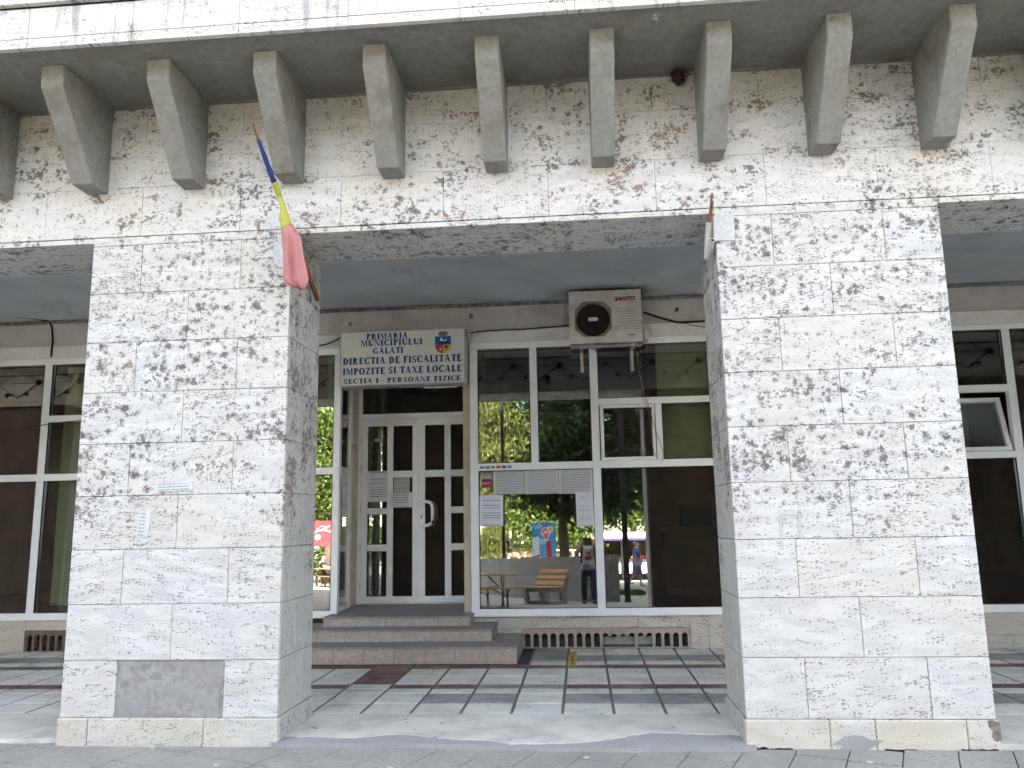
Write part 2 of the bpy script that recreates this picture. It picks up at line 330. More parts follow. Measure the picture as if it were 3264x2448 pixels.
fl = tag(MB().box(-9.6, 7.4, .20, 3.86, -.08, -.012).build('arcade_floor', M['core']), kind='structure')
rows = [(.775,1.13,'l'),(1.13,1.505,'g'),(1.505,1.69,'l'),(1.69,1.875,'r'),(1.875,2.25,'l'),(2.25,2.63,'l'),(2.63,2.83,'r'),(2.83,3.02,'l'),(3.02,3.4,'g'),(3.4,3.82,'l')]
rest = MB(); cols = [-.19+.384*i for i in range(-24, 19)]
tcache = {}
for x in cols:
    for (y0, y1, ty) in rows:
        xm = x+.192; ym = (y0+y1)/2
        if y0 > 2.8 and -3.3 < xm < -.72: continue
        if xm > -1.35 and y0 >= 3.0 and xm < -.2: ty = 'g'
        if ty == 'g' and y0 < 2 and (xm < -1.34 or -.58 < xm < -.2): ty = 'l'
        if -2.12 < xm < -1.68 and 1.8 < ym < 2.86: ty = 'r'
        elif -2.5 < xm < -1.34 and ty == 'r' and ym < 2: ty = 'l' if xm > -2.1 and xm < -1.7 else 'r'
        if ty == 'r' and ym < 2 and -.96 < xm < -.2: ty = 'g'
        X0 = xm/(ym+5.5)*5.5
        vis = (-4.75 < X0 < -3.45) or (-2.3 < X0 < 1.2) or (2.35 < X0 < 3.25)
        if not vis: rest.box(x+.012, x+.372, y0+.003, y1-.003, -.03, 0); continue
        key = (round(y1-y0, 3), ty)
        if key not in tcache:
            o = MB().box(-.18, .18, -(y1-y0)/2+.010, (y1-y0)/2-.010, -.03, 0).build('floor_tile', M[{'l':'tl','g':'tg','r':'trd'}[ty]], fl, bevel=.0025); tcache[key] = o.data
        else: o = link(bpy.data.objects.new('floor_tile', tcache[key]), fl)
        o.location = (xm, ym, random.uniform(-.0015, .001))
tag(rest.build('floor_tile_rest', M['tl'], fl), kind='stuff')
jm = MB()
for x in cols: jm.box(x-.012, x+.012, .775, 3.82, -.03, -.0035)
tag(jm.build('joint_strip', M['joint'], fl))
# worn terrazzo thresholds between the pillars, with a broken front edge
def threshold(x0, x1, edge):
    pts = [(x0, .77)] + [(x, y) for x, y in edge] + [(x1, .77)]
    o = MB().prism([(x, y, -.045) for x, y in pts], (0, 0, .047)).build('threshold_slab', M['slab'], fl); return o
def jag(pts, n=6, amp=.012):
    out = []
    for (a, b) in zip(pts, pts[1:]):
        for i in range(n): t = i/n; out.append((a[0]+(b[0]-a[0])*t, a[1]+(b[1]-a[1])*t+random.uniform(-amp, amp)))
    return out+[pts[-1]]
threshold(-2.07, .998, jag([(-2.07,.13),(-1.95,.12),(-1.57,.10),(-1.29,.20),(-.95,.09),(-.62,.04),(-.50,-.04),(-.25,-.02),(-.01,.01),(.24,.15),(.42,.27),(.64,.23),(.998,.20)]))
threshold(-8.35, -3.62, jag([(-8.35,.02),(-5,.03),(-4.3,.02),(-3.62,.05)]))
threshold(2.54, 5.6, jag([(2.54,.0),(3.2,.03),(5.6,.02)]))
mo = MB().prism([(x, y, -.045) for x, y in jag([(-2.1,-.05),(-1.2,-.03),(-.3,-.09),(.3,-.1),(1.05,-.06)], 6, .015)] + [(1.05,.3,-.045),(-2.1,.3,-.045)], (0, 0, .043))
mo.build('mortar_fill', M['mortar'], fl)
# ------------------------------------------------------------------ the building
bld = empty('office_building', (0, 0, 0), None, 'white pitted travertine office building with arcade, square pillars and concrete brackets under an overhang', 'building')
XL0, XL1, XR0, XR1 = -3.613, -2.08, 1.008, 2.532
ZL, ZS, YP, YG = 3.549, 4.644, .69, 3.814
Zp, H = .148, .375
G = .0016                      # half a joint
def slab(par, m, x0, x1, y0, y1, z0, z1, name='stone_slab', jit=.0015, bevel=.0025):
    dy = random.uniform(-jit, jit)
    return MB().box(x0, x1, y0+dy, y1+dy, z0, z1).build(name, m, par, bevel)
def pillar(name, x0, x1, label, missing=None, detail=True):
    p = empty(name, (0, 0, 0), bld); p['label'] = label
    bx('pillar_core', M['core'], p, x0+.02, x1-.02, .02, YP-.02, -.05, ZL+.04)
    mid = (x0+x1)/2
    for i in range(10):
        z0 = Zp+i*H+G; z1 = min(Zp+(i+1)*H, 3.589)-G
        if i == 9: z1 = 3.589-G
        js = [x0+.388, x1-.378] if i % 2 == 0 else [mid]
        if i == 9: js = [x0+.56]
        xs = [x0]+js+[x1]
        for a, b in zip(xs, xs[1:]):
            if missing and i == 0 and abs(a-js[0]) < .01:     # a lost slab made good in grey render
                bx('render_patch', M['tr'], p, a, b, .012, .03, z0-G, z1+.001); continue
            slab(p, M['tf'], a+(0 if a == x0 else G), b-(0 if b == x1 else G), 0, .03, z0, z1)
        # sides: upright grained slabs
        z1s = min(z1, ZL-.001) if i == 9 else z1
        if i == 9 and z1s-z0 < .01: continue
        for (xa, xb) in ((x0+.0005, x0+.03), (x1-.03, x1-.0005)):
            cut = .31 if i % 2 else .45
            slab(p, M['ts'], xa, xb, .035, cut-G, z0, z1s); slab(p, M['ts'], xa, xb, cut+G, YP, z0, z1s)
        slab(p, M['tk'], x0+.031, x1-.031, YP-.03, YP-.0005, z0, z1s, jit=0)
    # plinth
    js = [x0-.012] + ([x0+.21, x0+1.03] if missing else [x0+.51, x0+.79, x0+1.34]) + [x1+.012]
    for a, b in zip(js, js[1:]): slab(p, M['tp'], a+G, b-G, -.016, .03, -.06, Zp-.002, 'plinth_slab', .003, .006)
    for (xa, xb) in ((x0-.013, x0+.02), (x1-.02, x1+.013)):
        for a, b in ((.031, .36), (.364, YP+.012)): slab(p, M['ts'], xa, xb, a, b, -.06, Zp-.003, 'plinth_slab', .001, .006)
    slab(p, M['tp'], x0-.012, x1+.012, YP-.02, YP+.012, -.06, Zp-.003, 'plinth_slab', 0, .005)
    return p
pillar('pillar', XL0, XL1, 'left travertine pillar with a grey rendered patch above its plinth', True)
pR = pillar('pillar', XR0, XR1, 'right travertine pillar with a chipped foot and a cement repair')
for x0, x1 in ((-10.7, -8.36), (5.63, 7.16)):  # out of view; left one widened and shifted so far left panes reflect dark
    q = empty('pillar', (0, 0, 0), bld); q['label'] = 'out-of-view pillar farther along the arcade, travertine darkened for shade'
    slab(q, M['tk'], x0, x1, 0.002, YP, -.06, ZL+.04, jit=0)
# wear on the right pillar foot and stains
q = MB(); pts = [(1.52,-.019,.0),(1.6,-.019,.045),(1.66,-.019,.06),(1.72,-.019,.052),(1.76,-.019,.03),(1.84,-.019,.026),(1.8,-.019,.008),(1.74,-.019,-.03),(1.6,-.019,-.03),(1.58,-.019,.0)]
q.prism(pts, (0, .02, 0)).build('cement_repair', M['mortar'], pR)
brick = speckle('broken_brick', (.26, .215, .19), (.07, .05, .045), 30., .8, .95, .6)
q = MB(); q.prism([(2.475,-.018,.14),(2.50,-.018,.15),(2.545,-.018,.135),(2.546,-.018,.03),(2.51,-.018,.022),(2.49,-.018,.05),(2.50,-.018,.08),(2.478,-.018,.11)], (0, .03, 0)).build('broken_corner', brick, pR)
for x_, w_, d_ in ((1.03, .10, .014), (1.14, .14, .008), (1.84, .2, .006), (2.3, .22, .008)):
    n_ = 7; top_ = [(x_+w_*i/n_, -.0185, -.03+d_*random.uniform(.4, 1.2)) for i in range(n_+1)]
    MB().prism([(x_, -.0185, -.05)]+top_+[(x_+w_, -.0185, -.05)], (0, .004, 0)).build('foot_gap', M['black'], pR)
k = NT('dark_smear', .9, .1); P = k.pos()
# lintel beam: front courses, drip strip, soffit, back
lin = empty('lintel_beam', (0, 0, 0), bld)
bx('beam_core', M['core'], lin, -12, 9.5, .03, YP-.03, ZL+.012, 4.7)
ks = [i for i in range(-16, 13)]
for (z0, z1, off) in ((3.592, 3.98, 0.), (3.98, 4.36, .385), (4.36, ZS, 0.)):
    xs = [.605+.7705*i+off for i in ks]; xs = [-12]+[x for x in xs if -11.9 < x < 9.4]+[9.5]
    for a, b in zip(xs, xs[1:]): slab(lin, M['tw'], a+.0012, b-.0012, .0, .0295, z0+.0012, z1-.0012, jit=.0006, bevel=.0015)
for (a, b) in ((-8.36, XL0), (XL1, XR0), (XR1, 5.63)):    # strip over each opening and the soffit slabs
    n = max(1, round((b-a)/.77)); st = (b-a)/n
    for i in range(n):
        slab(lin, M['tw'], a+i*st+.001, a+(i+1)*st-.001, .004, .0295, ZL+.0005, 3.5865, 'drip_strip', 0, .001)
        slab(lin, M['tu'], a+i*st+.001, a+(i+1)*st-.001, .031, YP-.031, ZL, ZL+.011, 'soffit_slab', 0, 0)
for i in range(14): slab(lin, M['plast'], -12+i*1.5, -12+(i+1)*1.5-.002, YP-.0295, YP, ZL+.001, 4.6, 'beam_back', 0, 0)
# decorative wire lattice with bosses on the inner face of the beam
lat = MB()
for i in range(-14, 12):
    x = -.28+.73*i
    lat.tube([(x, YP+.02, 3.98), (x+.365, YP+.02, 3.72)], .0045, 5); lat.tube([(x, YP+.02, 3.98), (x-.365, YP+.02, 3.72)], .008, 5)
    lat.tube([(x, YP+.02, 3.98), (x+.30, YP+.02, 4.12)], .0045, 5); lat.tube([(x, YP+.02, 3.98), (x-.30, YP+.02, 4.12)], .0045, 5)
    lat.ball((x, YP+.03, 3.98), .05, .03, .05, 10, 6); lat.ball((x+.19, YP+.03, 3.79), .03, .03, .03, 8, 5); lat.ball((x-.19, YP+.03, 3.79), .03, .03, .03, 8, 5)
lat.tube([(-10.5, YP+.02, 3.98), (8, YP+.02, 3.98)], .0045, 5); lat.tube([(-10.5, YP+.02, 4.11), (8, YP+.02, 4.11)], .008, 5)
lat.build('wire_lattice', M['black'], lin)
# overhang: soffit, brackets, cornice
oh = empty('overhang', (0, 0, 0), bld)
bx('soffit', M['soff'], oh, -14, 11, -.80, .0, ZS, ZS+.2)
bx('rear_batten', M['conc'], oh, -14, 11, -.018, -.0005, ZS-.022, ZS-.0005)
for i in range(-7, 7):
    x = .233+.768*i; hw = .0815
    ja, jb, jc = (random.uniform(-.008, .008) for _ in range(3)); prof = [(0, ZS), (-.615+ja, ZS), (-.61+ja, 4.483+jb), (-.195+jc, 3.935+jb*.6), (0, 3.937)]
    b = MB((x, 0, ZS)); b.prism([(x-hw, y, z) for y, z in prof], (2*hw, 0, 0)); b.build('bracket', M['conc'], bld, bevel=.006)
YF = -.848
k = 'tw'
for (z0, z1, y0, nm, st) in ((ZS-.012, 4.699, YF, 'cornice_slab', .74), (4.706, 4.93, YF+.004, 'cornice_slab', .74), (4.945, 5.6, YF-.03, 'cornice_slab', .9)):
    x = -14.
    while x < 11:
        slab(oh, M['tc'], x+.0015, x+st-.0015, y0, y0+.04, z0, z1, nm, .001, .002); x += st
bx('cornice_core', M['core'], oh, -14, 11, YF+.03, -.45, ZS+.02, 5.6)
up = MB().box(-45, 45, -.82, 13, 5.61, 19.).build('upper_storeys', M['plast'], bld)
wz = MB()
for i in range(-20, 21):
    for j in range(4): wz.box(i*2.1-.6, i*2.1+.6, -.86, -.8, 6.9+j*3.4, 8.6+j*3.4)
tag(wz.build('upper_window', M['black'], bld), kind='stuff')
bx('end_wall', M['plast'], bld, -45, -12.5, .0, 13, -.06, 5.6); bx('end_wall', M['plast'], bld, 9.6, 45, .0, 13, -.06, 5.6)
# arcade ceiling
k = NT('painted_ceiling', .9, .2); P = k.pos(); o3 = k._sep(P)
c = k.mix(k.mr(k.noise(P, 1.3, 5, .6), .35, .7), (.58, .61, .63), (.47, .50, .52))
fl_ = k.ma('MULTIPLY', k.mr(k.noise(k.vm('MULTIPLY', P, (9., 26., 9.)), 1., 4, .8), .64, .7), k.mr(k.noise(P, .9, 3), .48, .6))
c = k.mix(k.ma('MULTIPLY', fl_, .8), c, (.07, .07, .07)); vc = k.voro(k.vm('ADD', P, k.vm('SCALE', k.noise(P, 3., 4, .7, True), sc=.6)), .8, 1., 'DISTANCE_TO_EDGE'); c = k.mix(k.mr(vc.outputs['Distance'], .003, .010, .22, 0.), c, (.2, .21, .215)); c = k.mix(k.ma('MULTIPLY', k.mr(k.noise(P, .7, 5, .7), .52, .6), .3), c, (.52, .53, .52))
dx = k.ma('SUBTRACT', o3[0], .36); dy = k.ma('SUBTRACT', o3[1], 3.6)
dd = k.ma('SQRT', k.ma('ADD', k.ma('MULTIPLY', k.ma('MULTIPLY', dx, dx), .55), k.ma('MULTIPLY', k.ma('MULTIPLY', dy, dy), 3.)))
soot = k.mr(k.ma('ADD', dd, k.ma('MULTIPLY', k.noise(P, 6., 3), .3)), .35, .75, .75, 0.)
M['ceil'] = k.col(k.mix(soot, c, (.1, .095, .085)))
cm = MB(); cm.add([(-12.4, YP, 4.135), (9.5, YP, 4.135), (9.5, YG+.06, 4.03), (-12.4, YG+.06, 4.03), (-12.4, YP, 4.3), (9.5, YP, 4.3), (9.5, YG+.06, 4.3), (-12.4, YG+.06, 4.3)],
                  [(0,3,2,1),(4,5,6,7),(0,1,5,4),(1,2,6,5),(2,3,7,6),(3,0,4,7)])
cm.build('arcade_ceiling', M['ceil'], bld)
# shopfront wall: header panels, plaster above, travertine base
sf = empty('shopfront_wall', (0, 0, 0), bld)
for a, b in ((-8.5, -4.72), (-4.72, -2.85), (-2.85, -1.282), (-1.282, 1.62), (1.62, 7.2)):
    bx('header_panel', M['pvc2'], sf, a+.002, b-.002, YG+.002, YG+.10, 3.533, 3.69, .003)
    bx('upper_plaster', M['plast'], sf, a, b, YG+.035, YG+.2, 3.692, 4.029)
bx('cornice_bead', M['grime'], sf, -8.5, 7.2, YG+.012, YG+.0345, 3.985, 4.028, .004)
xs = [-8.5,-7.3,-6.66]; 
for a, b in ((-8.5,-7.4),(-7.4,-6.64),(-5.75,-4.9),(-4.9,-4.1),(-4.1,-3.4)): slab(sf, M['tb'], a+G, b-G, YG+.018, YG+.06, -.02, .348, 'base_slab')
slab(sf, M['tb'], -6.64+G, -5.75-G, YG+.018, YG+.06, .235, .348, 'base_slab')
for a, b in ((-1.26,-.53),(-.53,.03),(.03,.59),(.59,1.16),(1.16,1.7)): slab(sf, M['tb'], a+G, b-G, YG+.018, YG+.06, .218, .348, 'base_slab')
for a, b in ((1.165,1.36),(1.36,2.3),(2.3,3.3),(3.3,4.2),(4.2,5.1),(5.1,7.2)): slab(sf, M['tb'], a+G, b-G, YG+.018, YG+.06, -.02, .216 if b < 1.5 else .348, 'base_slab')
slab(sf, M['tb'], -1.26, -.7, YG+.018, YG+.06, -.02, .215, 'base_slab')
for a, b in ((1.7, 4.3), (4.3, 7.2)): slab(sf, M['tp'], a, b, YG-.015, YG+.017, -.02, .12, 'skirting_slab')
bx('base_core', M['core'], sf, -8.5, -3.0, YG+.10, YG+.4, -.05, .36); bx('base_core', M['core'], sf, -.7, 7.2, YG+.10, YG+.4, -.05, .36)
# ventilation grilles: arched slots through a stone panel
def vent(x0, x1, n, z0, z1, m, label, broken=()):
    g = empty('vent_grille', (0, 0, 0), sf); g['label'] = label
    p = (x1-x0)/n; sw = .033; y0, y1 = YG+.012, YG+.055
    zb, zt = z0+.012, z1-.05
    i = 0
    while i < n:
        span = 1
        while i+span-1 in broken: span += 1
        xa, xb = x0+i*p, x0+(i+span)*p; cx0, cx1 = xa+p/2, xb-p/2
        # hole outline, counter clockwise, matched to the outer rectangle
        hole = []; outer = []
        NA = 8
        if span == 1:
            for t in range(NA+1):
                an = math.pi*t/NA; hole.append((cx0+sw*math.cos(an), zt-sw+sw*math.sin(an))); outer.append((cx0+p/2*math.cos(an)*1.0, z1))
            outer[0] = (xb, z1); outer[-1] = (xa, z1)
        else:
            for q in range(span-1, -1, -1):
                cc = xa+p/2+q*p
                for t in range(NA+1):
                    an = math.pi*t/NA; hole.append((cc+sw*math.cos(an), zt-sw+sw*math.sin(an)-(.012 if 0 < q < span-1 else 0))); outer.append((cc+p/2*math.cos(an), z1))
            outer[0] = (xb, z1); outer[-1] = (xa, z1)
        hole = [(hole[0][0], zb)]+hole+[(hole[-1][0], zb)]; outer = [(xb, z0)]+outer+[(xa, z0)]
        b = MB(); L = len(hole)
        vs = [(x, y0, z) for x, z in outer]+[(x, y0, z) for x, z in hole]+[(x, y1, z) for x, z in hole]
        fs = []
        for t in range(L):
            t2 = (t+1) % L
            fs.append((t, t2, L+t2, L+t)); fs.append((L+t, L+t2, 2*L+t2, 2*L+t))
        b.add(vs, fs); b.build('grille_slot', m, g)
        i += span
    bx('grille_edge', m, g, x0-.02, x0-.001, y0-.004, y1, z0, z1+.002); bx('grille_edge', m, g, x1+.001, x1+.02, y0-.004, y1, z0, z1+.002)
    if broken: bx('pipe', M['steel'], g, x0+broken[0]*p, x0+(broken[-1]+2)*p, y1+.03, y1+.04, z0+.03, z0+.12)
    return g
M['ventp'] = speckle('vent_stone', (.45, .39, .335), (.3, .2, .16), 30., .5, .8, .2)
M['ventb'] = speckle('vent_brown', (.2, .14, .11), (.12, .08, .065), 30., .5, .8, .2)
vent(-.70, 1.145, 19, .0, .215, M['ventp'], 'stone vent grille of arched slots with two broken gaps', (9, 10, 11, 13))
vent(-6.62, -5.77, 9, -.01, .232, M['ventb'], 'brown vent grille of arched slots under the far left window')
# ------------------------------------------------------------------ windows
TILT = R(1.2)
def pane(par, x0, x1, z0, z1, y=YG+.038, m=None, name='pane', tilt=TILT, label=None):
    zc = (z0+z1)/2; t = math.tan(tilt); e = .012
    f = lambda z: y+(z-zc)*t
    o = MB().add([(x0-e, f(z0-e), z0-e), (x1+e, f(z0-e), z0-e), (x1+e, f(z1+e), z1+e), (x0-e, f(z1+e), z1+e)], [(0, 1, 2, 3)]).build(name, m or M['glass'], par, fix=False)
    s = MB(); q = .007; yy = YG+.004     # rubber seal round the pane
    if y > 4.5: yy = y-.028
    s.box(x0, x1, yy, yy+.02, z0, z0+q); s.box(x0, x1, yy, yy+.02, z1-q, z1); s.box(x0, x0+q, yy, yy+.02, z0+q, z1-q); s.box(x1-q, x1, yy, yy+.02, z0+q, z1-q)
    s.build('glazing_seal', M['seal'], o)
    return o
def frame(par, bars, y0=YG, y1=YG+.075, name='frame', m=None, bevel=.004):
    for (a, b, c, d) in bars: bx(name, m or M['pvc'], par, a, b, y0, y1, c, d, bevel)
wa = empty('window', (0, 0, 0), bld); wa['label'] = 'wide white framed shop window right of the entrance'
frame(wa, [(-1.282,1.62,.35,.435), (-1.282,1.62,3.45,3.531), (-1.282,-1.186,.4355,3.4495), (1.53,1.62,.4355,3.4495), (-1.1855,1.5295,2.0,2.085),
           (.146,.238,.4355,1.9995), (.146,.238,2.0855,3.4495), (-.563,-.476,2.0855,3.4495), (.2385,1.5295,2.734,2.812), (.888,.963,2.0855,2.7335)])
for q in ((-1.186,.146,.435,2.0),(.238,1.53,.435,2.0),(-1.186,-.563,2.085,3.45),(-.476,.146,2.085,3.45),(.238,1.53,2.812,3.45),(.963,1.53,2.085,2.734)): pane(wa, *q)
sa = empty('casement', (0, 0, 0), wa)
bx('sill_strip', M['pvc'], wa, -1.29, 1.63, YG-.02, YG-.0005, .352, .372, .002)
frame(sa, [(.250,.878,2.083,2.121),(.250,.878,2.692,2.728),(.250,.288,2.1215,2.6915),(.846,.878,2.1215,2.6915)], YG-.022, YG-.0005, 'casement_frame')
pane(wa, .288,.846,2.121,2.692)
def blind(x0, x1, z0, z1, y=YG+.14):
    b = MB(); b.box(x0, x1, y, y+.004, z0, z1); b.tube([(x0-.01, y+.03, z1+.01), (x1+.01, y+.03, z1+.01)], .03, 8); b.box(x0, x1, y-.006, y+.012, z0-.02, z0)
    return b
blind(.935, 1.62, 2.06, 3.49).build('roller_blind', M['blind'], wa)
wb = empty('window', (0, 0, 0), bld); wb['label'] = 'white framed window left of the entrance behind the pillar'
frame(wb, [(-4.72,-2.85,.35,.435),(-4.72,-2.85,3.45,3.531),(-2.93,-2.85,.4355,3.4495),(-4.72,-4.63,.4355,3.4495),(-4.6295,-2.9305,2.0,2.085),(-3.82,-3.73,.4355,1.9995),(-3.82,-3.73,2.0855,3.4495)])
for q in ((-4.63,-3.82,.435,2.0),(-3.73,-2.93,.435,2.0),(-4.63,-3.82,2.085,3.45),(-3.73,-2.93,2.085,3.45)): pane(wb, *q)
blind(-4.6, -2.9, 2.80, 3.47).build('roller_blind', M['blind'], wb)
wc = empty('window', (0, 0, 0), bld); wc['label'] = 'dark white framed window at the far left bay'
frame(wc, [(-8.5,-4.72,.35,.435),(-8.5,-4.72,3.45,3.531),(-8.5,-8.4,.4355,3.4495),(-6.645,-6.548,.4355,1.9995),(-6.645,-6.548,2.0855,3.4495),(-8.3995,-4.7205,2.0,2.085),(-6.5475,-4.7205,2.722,2.806)])
for q in ((-8.4,-6.645,.435,2.0),(-6.548,-4.73,.435,2.0),(-8.4,-6.645,2.085,3.45),(-6.548,-4.73,2.085,2.722),(-6.548,-4.73,2.806,3.45)): pane(wc, *q)
for i in range(3): bx('curtain_strip', M['blind'], wc, -6.48+i*.085, -6.40+i*.085, YG+.2, YG+.205, .5, 3.45)
wd = empty('window', (0, 0, 0), bld); wd['label'] = 'white framed window at the far right bay with a tilted sash'
frame(wd, [(1.62,7.2,.35,.435),(1.62,7.2,3.47,3.531),(1.62,1.7,.4355,3.4695),(7.1,7.2,.4355,3.4695),(1.7005,7.0995,2.01,2.085),(4.82,4.91,.4355,2.0095),(4.82,4.91,2.0855,3.4695),(3.3,3.4,.4355,2.0095),(3.3,3.4,2.0855,3.4695),(3.4005,4.8195,2.755,2.836)])
for q in ((1.7,3.3,.435,2.01),(3.4,4.82,.435,2.01),(4.91,7.1,.435,2.01),(1.7,3.3,2.085,3.47),(4.91,7.1,2.085,3.47),(3.4,4.82,2.836,3.47)): pane(wd, *q)
sd = empty('tilted_sash', (0, YG+.01, 2.09), wd); sd.rotation_euler = (R(-14), 0, 0)
for (a, b, c_, d) in ((3.42,4.80,.005,.05),(3.42,4.80,.59,.64),(3.42,3.47,.0505,.5895),(4.75,4.80,.0505,.5895)): bx('sash_frame', M['pvc'], sd, a, b, 0, .06, c_, d, .003)
MB().add([(3.46,.03,.04),(4.76,.03,.04),(4.76,.03,.6),(3.46,.03,.6)], [(0,1,2,3)]).build('pane', M['glass'], sd, fix=False)
# ------------------------------------------------------------------ entrance: vestibule, door, steps
YD = 4.79; ZB = .40
en = empty('entrance', (0, 0, 0), bld)
bx('vestibule_ceiling', M['plast'], en, -2.95, -1.2, YG+.08, YD+.1, 3.45, 3.54)
bx('jamb_wall', M['cream'], en, -3.05, -2.90, 4.42, YD+.08, .3, 3.4495)
bx('jamb_wall', M['cream'], en, -1.375, -1.2, YG+.08, YD+.08, .3, 3.4495)
sw_ = empty('side_window', (0, 0, 0), en)
for (a, b, c_, d) in ((YG+.077,4.419,.405,.47),(YG+.077,4.419,3.36,3.449),(YG+.077,YG+.14,.4705,3.3595),(4.34,4.419,.4705,3.3595),(YG+.1405,4.3395,2.02,2.1)):
    bx('frame', M['pvc2'], sw_, -2.93, -2.865, a, b, c_, d, .003)
for z0, z1 in ((.47, 2.02), (2.1, 3.36)):
    MB().add([(-2.89, YG+.13, z0), (-2.89, 4.35, z0), (-2.89, 4.35, z1), (-2.89, YG+.13, z1)], [(0,1,2,3)]).build('pane', M['glass'], sw_, fix=False)
df = empty('door_frame', (0, 0, 0), en)
frame(df, [(-2.899,-2.845,.402,3.4495),(-1.414,-1.376,.402,3.4495),(-2.8445,-1.4145,2.772,2.84),(-2.8445,-1.4145,3.40,3.4495),(-2.8445,-1.4145,.402,.414)], YD, YD+.07)
pane(df, -2.8445, -1.4145, 2.84, 3.40, YD+.04, M['dglass'])
def leaf(x0, x1, px, rowsA, rowsB, label):
    d = empty('door_leaf', (0, 0, 0), en); d['label'] = label
    y0, y1 = YD-.012, YD+.048; zb, zt = .418, 2.768
    (a0, a1), (b0, b1) = px
    frame(d, [(x0, x1, zb, .50), (x0, x1, 2.672, zt), (x0, a0, .5005, 2.6715), (a1, b0, .5005, 2.6715), (b1, x1, .5005, 2.6715)], y0, y1, 'leaf_rail')
    for (c0, c1), rr in (((a0, a1), rowsA), ((b0, b1), rowsB)):
        for q in range(len(rr)-1): 
            z0, z1 = rr[q][1], rr[q+1][0]
            pane(d, c0, c1, z0, z1, YD+.016, M['dglass'], tilt=R(.6))
        for (z0, z1) in rr[1:-1]: bx('glazing_bar', M['pvc'], d, c0+.0005, c1-.0005, y0+.004, y1-.004, z0, z1, .003)
    return d
tall = [(0, .50), (1.997, 2.085), (2.672, 0)]; sq = [(0, .50), (1.062, 1.148), (1.53, 1.612), (1.997, 2.085), (2.672, 0)]
dl = leaf(-2.842, -2.0975, ((-2.762,-2.508),(-2.425,-2.173)), sq, tall, 'left door leaf covered with notices')
dr = leaf(-2.0955, -1.4155, ((-2.006,-1.752),(-1.668,-1.43)), tall, sq, 'right door leaf with the curved pull handle')
h = MB(); hy = YD-.012
h.tube([(-2.065, hy+.01, 1.68), (-2.03, hy-.07, 1.682), (-1.96, hy-.09, 1.68), (-1.915, hy-.09, 1.66), (-1.893, hy-.09, 1.61), (-1.89, hy-.09, 1.53), (-1.893, hy-.09, 1.45), (-1.915, hy-.09, 1.40), (-1.96, hy-.09, 1.378), (-2.03, hy-.07, 1.376), (-2.065, hy+.01, 1.378)], .021, 10)
h.build('handle', M['pvc'], dr, smooth=True)
MB().box(-2.062, -2.048, hy-.003, hy-.0005, 1.47, 1.51).build('keyhole', M['black'], dr)
for z in (.62, 1.12, 1.62, 2.12, 2.5):
    MB().tube([(-2.85, hy-.012, z-.05), (-2.85, hy-.012, z+.05)], .009, 8).build('hinge', M['pvc2'], dl)
# steps
st = empty('entrance_steps', (0, 0, 0), bld); st['label'] = 'three pinkish granite steps leading up to the door'
def step(x0, x1, y0, z0, z1, y1):
    s = empty('step', (0, 0, 0), st)
    bx('step_core', M['core'], s, x0+.02, x1-.02, y0+.02, y1, z0-.04, z1-.025)
    x = x1; first = True
    while x > x0+.01:
        a = max(x0, x-.315); slab(s, M['gran'], a+.0015, x-.0015, y0, y0+.02, z0, z1-.022, 'riser_tile', .001, .0015); x = a
    y = y0+.021
    slab(s, M['gran'], x1-.02, x1-.0005, y0+.0205, y1, z0, z1-.022, 'riser_tile', 0, .0015); slab(s, M['gran'], x0+.0005, x0+.02, y0+.0205, y1, z0, z1-.022, 'riser_tile', 0, .0015)
    n = 3; w_ = (x1-x0+.016)/n
    for i in range(n): slab(s, M['tread'], x0-.008+i*w_+.001, x0-.008+(i+1)*w_-.001, y0-.008, y1, z1-.021, z1+random.uniform(-.001, .001), 'tread_slab', 0, .003)
step(-3.45, -.695, 2.86, .0, .17, 3.83); step(-3.16, -.985, 3.21, .171, .295, 3.832); step(-2.9, -1.255, 3.485, .296, ZB, YG-.002)
step(-2.895, -1.29, 3.8145, .296, ZB+.001, YD+.05)
# interior
ir = empty('interior_room', (0, 0, 0), bld)
bx('interior_floor', M['int_floor'], ir, -9, 7.2, YG+.42, 10, .30, .38); bx('interior_ceiling', M['int_ceil'], ir, -9, 7.2, YG+.2, 10, 3.9, 4.0)
bx('interior_back_wall', M['int_wall'], ir, -9, 7.2, 9.9, 10.1, .38, 3.9)
bx('interior_side_wall', M['int_wall'], ir, -9.1, -9, YG+.1, 10, .3, 3.9); bx('interior_side_wall', M['int_wall'], ir, 7.2, 7.3, YG+.1, 10, .3, 3.9)
bx('partition', M['int_wall'], ir, -3.2, -3.06, YG+.12, 8, .38, 3.9); bx('partition', M['int_wall'], ir, -1.199, -1.1, YG+.12, 7.2, .38, 3.9)
bx('partition', M['int_wall'], ir, .9, 3., 6.6, 6.7, .38, 3.3)
MB().box(1.1, 2.3, 5.6, 6.1, .38, 1.25).box(1.05, 2.35, 5.55, 6.15, 1.25, 1.3).build('counter', M['wood_dark'], ir)
MB().box(1.35, 1.75, 5.62, 5.9, 1.3, 1.6).build('monitor', M['black'], ir)
lv = MB()
for i in range(9):
    for j in range(2): lv.box(-2.28+i*.055, -2.24+i*.055, 6.0+j*.12, 6.07+j*.12, 3.40, 3.405)
o = lv.build('louvre_lamp', emit('lamp_cells', (1, .98, .92), .07), ir)
